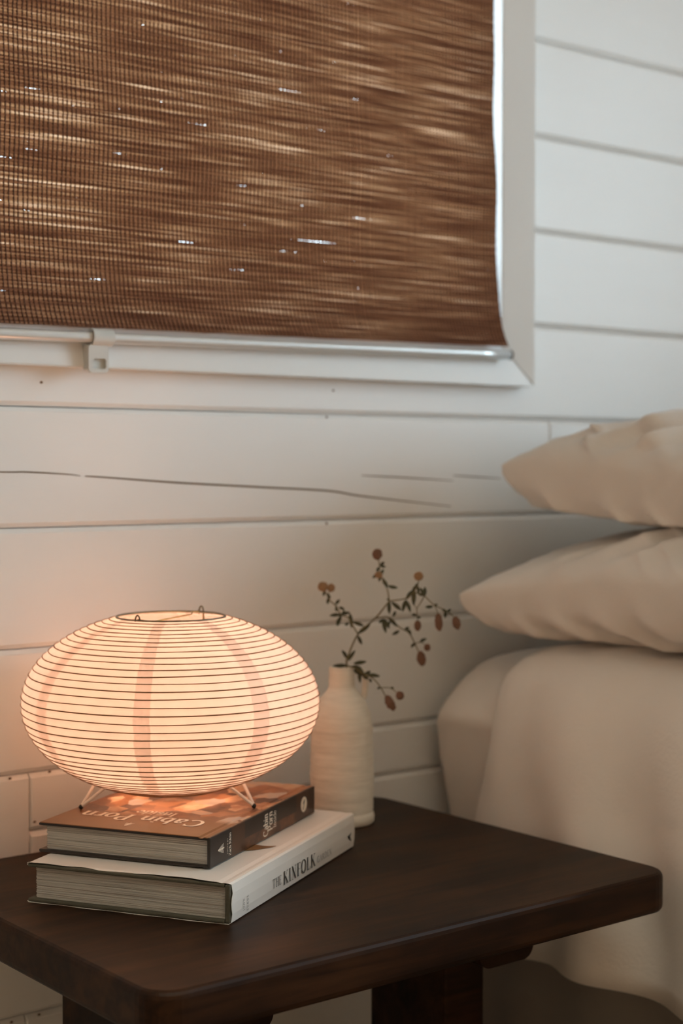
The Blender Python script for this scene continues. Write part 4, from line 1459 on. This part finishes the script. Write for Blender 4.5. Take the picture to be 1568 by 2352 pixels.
# pillows
def pillow(name, label, centre, size, T_, rz, seedv, curl, wr, flat, creases, tilt=(0, 0), group='white pillows stacked on the bed'):
    nu, nv = 170, 130
    Lx, Ly = size
    def surf(sign):
        out = []
        for i in range(nu):
            a = -1 + 2 * i / (nu - 1)
            a = math.copysign(1 - (1 - abs(a)) ** 1.35, a)
            for j in range(nv):
                b = -1 + 2 * j / (nv - 1)
                b = math.copysign(1 - (1 - abs(b)) ** 1.35, b)
                x = a * Lx / 2 * (1 - 0.055 * (1 - b * b))
                y = b * Ly / 2 * (1 - 0.065 * (1 - a * a))
                e = max(0.0, 1 - abs(a) ** 2.4) * max(0.0, 1 - abs(b) ** 2.4)
                h = e ** (0.42 if sign > 0 else 0.24)
                t = T_ / 2 * h * (1.0 if sign > 0 else 1.12)
                # seam puckers and broad dents
                edge = 1 - min(1 - abs(a), 1 - abs(b))
                puck = 0.0016 * math.sin((x - y) * 150 + seedv) * sm((edge - 0.80) / 0.18) * (1 if e > 0.001 else 0)
                ph = Vector((x * 5 + seedv, y * 5, sign * 2))
                dent = wr * (0.010 * noise.noise(ph) + 0.006 * noise.noise(Vector((x * 9 + y * 5, (y - x) * 4 + seedv, sign * 3)))) * h
                ridge = wr * 0.0055 * (1 - abs(noise.noise(Vector(((x + 0.6 * y) * 13.0 + seedv, (y - 0.3 * x) * 3.0, sign * 5.0))))) ** 5 * h
                z = sign * (t + puck * h) + sign * (dent + ridge)
                for (ax, ay, bx, by, am, wd) in creases:
                    dx, dy = bx - ax, by - ay
                    l2 = dx * dx + dy * dy
                    t_ = ((x - ax) * dx + (y - ay) * dy) / l2
                    ds = ((x - ax) * dy - (y - ay) * dx) / math.sqrt(l2) + 0.012 * math.sin(t_ * 4.0 + am * 900)
                    if -0.2 < t_ < 1.2 and abs(ds) < 4 * wd:
                        fall = sm((t_ + 0.2) / 0.4) * sm((1.2 - t_) / 0.5)
                        q_ = ds / wd
                        z += sign * 1.6 * am * fall * sm(h * 1.6 - 0.25) * (math.exp(-q_ * q_) - 0.65 * math.exp(-((q_ - 1.5) ** 2)))
                if sign < 0 and z < -flat:
                    z = -flat - 0.15 * (-flat - z)
                cw = sm((-a - 0.35) / 0.65) * sm((b + 0.1) / 1.1)      # corner towards wall and table
                z += curl * cw
                # slanted folds across the open end of the pillowcase
                ew = sm((-a - 0.25) / 0.5) * sm(h * 1.5 - 0.15)
                nn = noise.noise(Vector(((y - 1.3 * z) * 15.0 + seedv, z * 5.0, seedv)))
                n2_ = noise.noise(Vector(((y - 0.9 * z) * 34.0, z * 9.0 + seedv, 2.0)))
                x -= wr * ew * (0.0135 * ((1 - abs(nn)) ** 4 - 0.35) + 0.0030 * n2_)
                out.append(Vector((x, y, z)))
        return out
    top, bot = surf(1), surf(-1)
    vs = top + bot
    fs = grid_faces(nu, nv) + grid_faces(nu, nv, nu * nv, True)
    rx, ry = tilt
    R = Matrix.Rotation(rz, 3, 'Z') @ Matrix.Rotation(ry, 3, 'Y') @ Matrix.Rotation(rx, 3, 'X')
    vs = [R @ v for v in vs]
    me = bpy.data.meshes.new(name)
    me.from_pydata([tuple(v) for v in vs], [], fs)
    bm = bmesh.new()
    bm.from_mesh(me)
    bmesh.ops.remove_doubles(bm, verts=bm.verts, dist=0.0004)
    bmesh.ops.recalc_face_normals(bm, faces=bm.faces)
    bm.to_mesh(me)
    bm.free()
    o = link(name, me, M['cloth'], None, True)
    o.location = centre
    return tag(o, label, 'pillow', group)
CR_TOP = [(-0.345, 0.19, -0.16, 0.05, 0.007, 0.011), (-0.34, 0.12, -0.12, -0.03, 0.009, 0.013), (-0.33, 0.05, -0.10, -0.12, 0.008, 0.012),
          (-0.32, 0.20, -0.06, 0.13, 0.007, 0.012), (-0.335, -0.03, -0.18, -0.19, 0.007, 0.011), (-0.25, 0.15, 0.02, -0.02, 0.008, 0.014), (-0.20, -0.02, 0.05, -0.20, 0.008, 0.014)]
CR_LOW = [(-0.33, 0.10, -0.20, -0.06, 0.0045, 0.014), (-0.30, -0.02, -0.12, -0.14, 0.0045, 0.016), (-0.34, 0.17, -0.24, 0.06, 0.004, 0.012)]
pillow('pillow', 'plump white pillow lying on the duvet under another pillow', (1.672, 1.185, 0.760), (0.72, 0.47), 0.144, math.radians(0), 1.0, -0.018, 1.2, 0.067, CR_LOW)
pillow('pillow', 'creased white pillow on top of the pillow stack', (1.735, 1.18, 0.881), (0.72, 0.46), 0.150, math.radians(-1), 4.3, 0.019, 2.0, 0.049, CR_TOP)
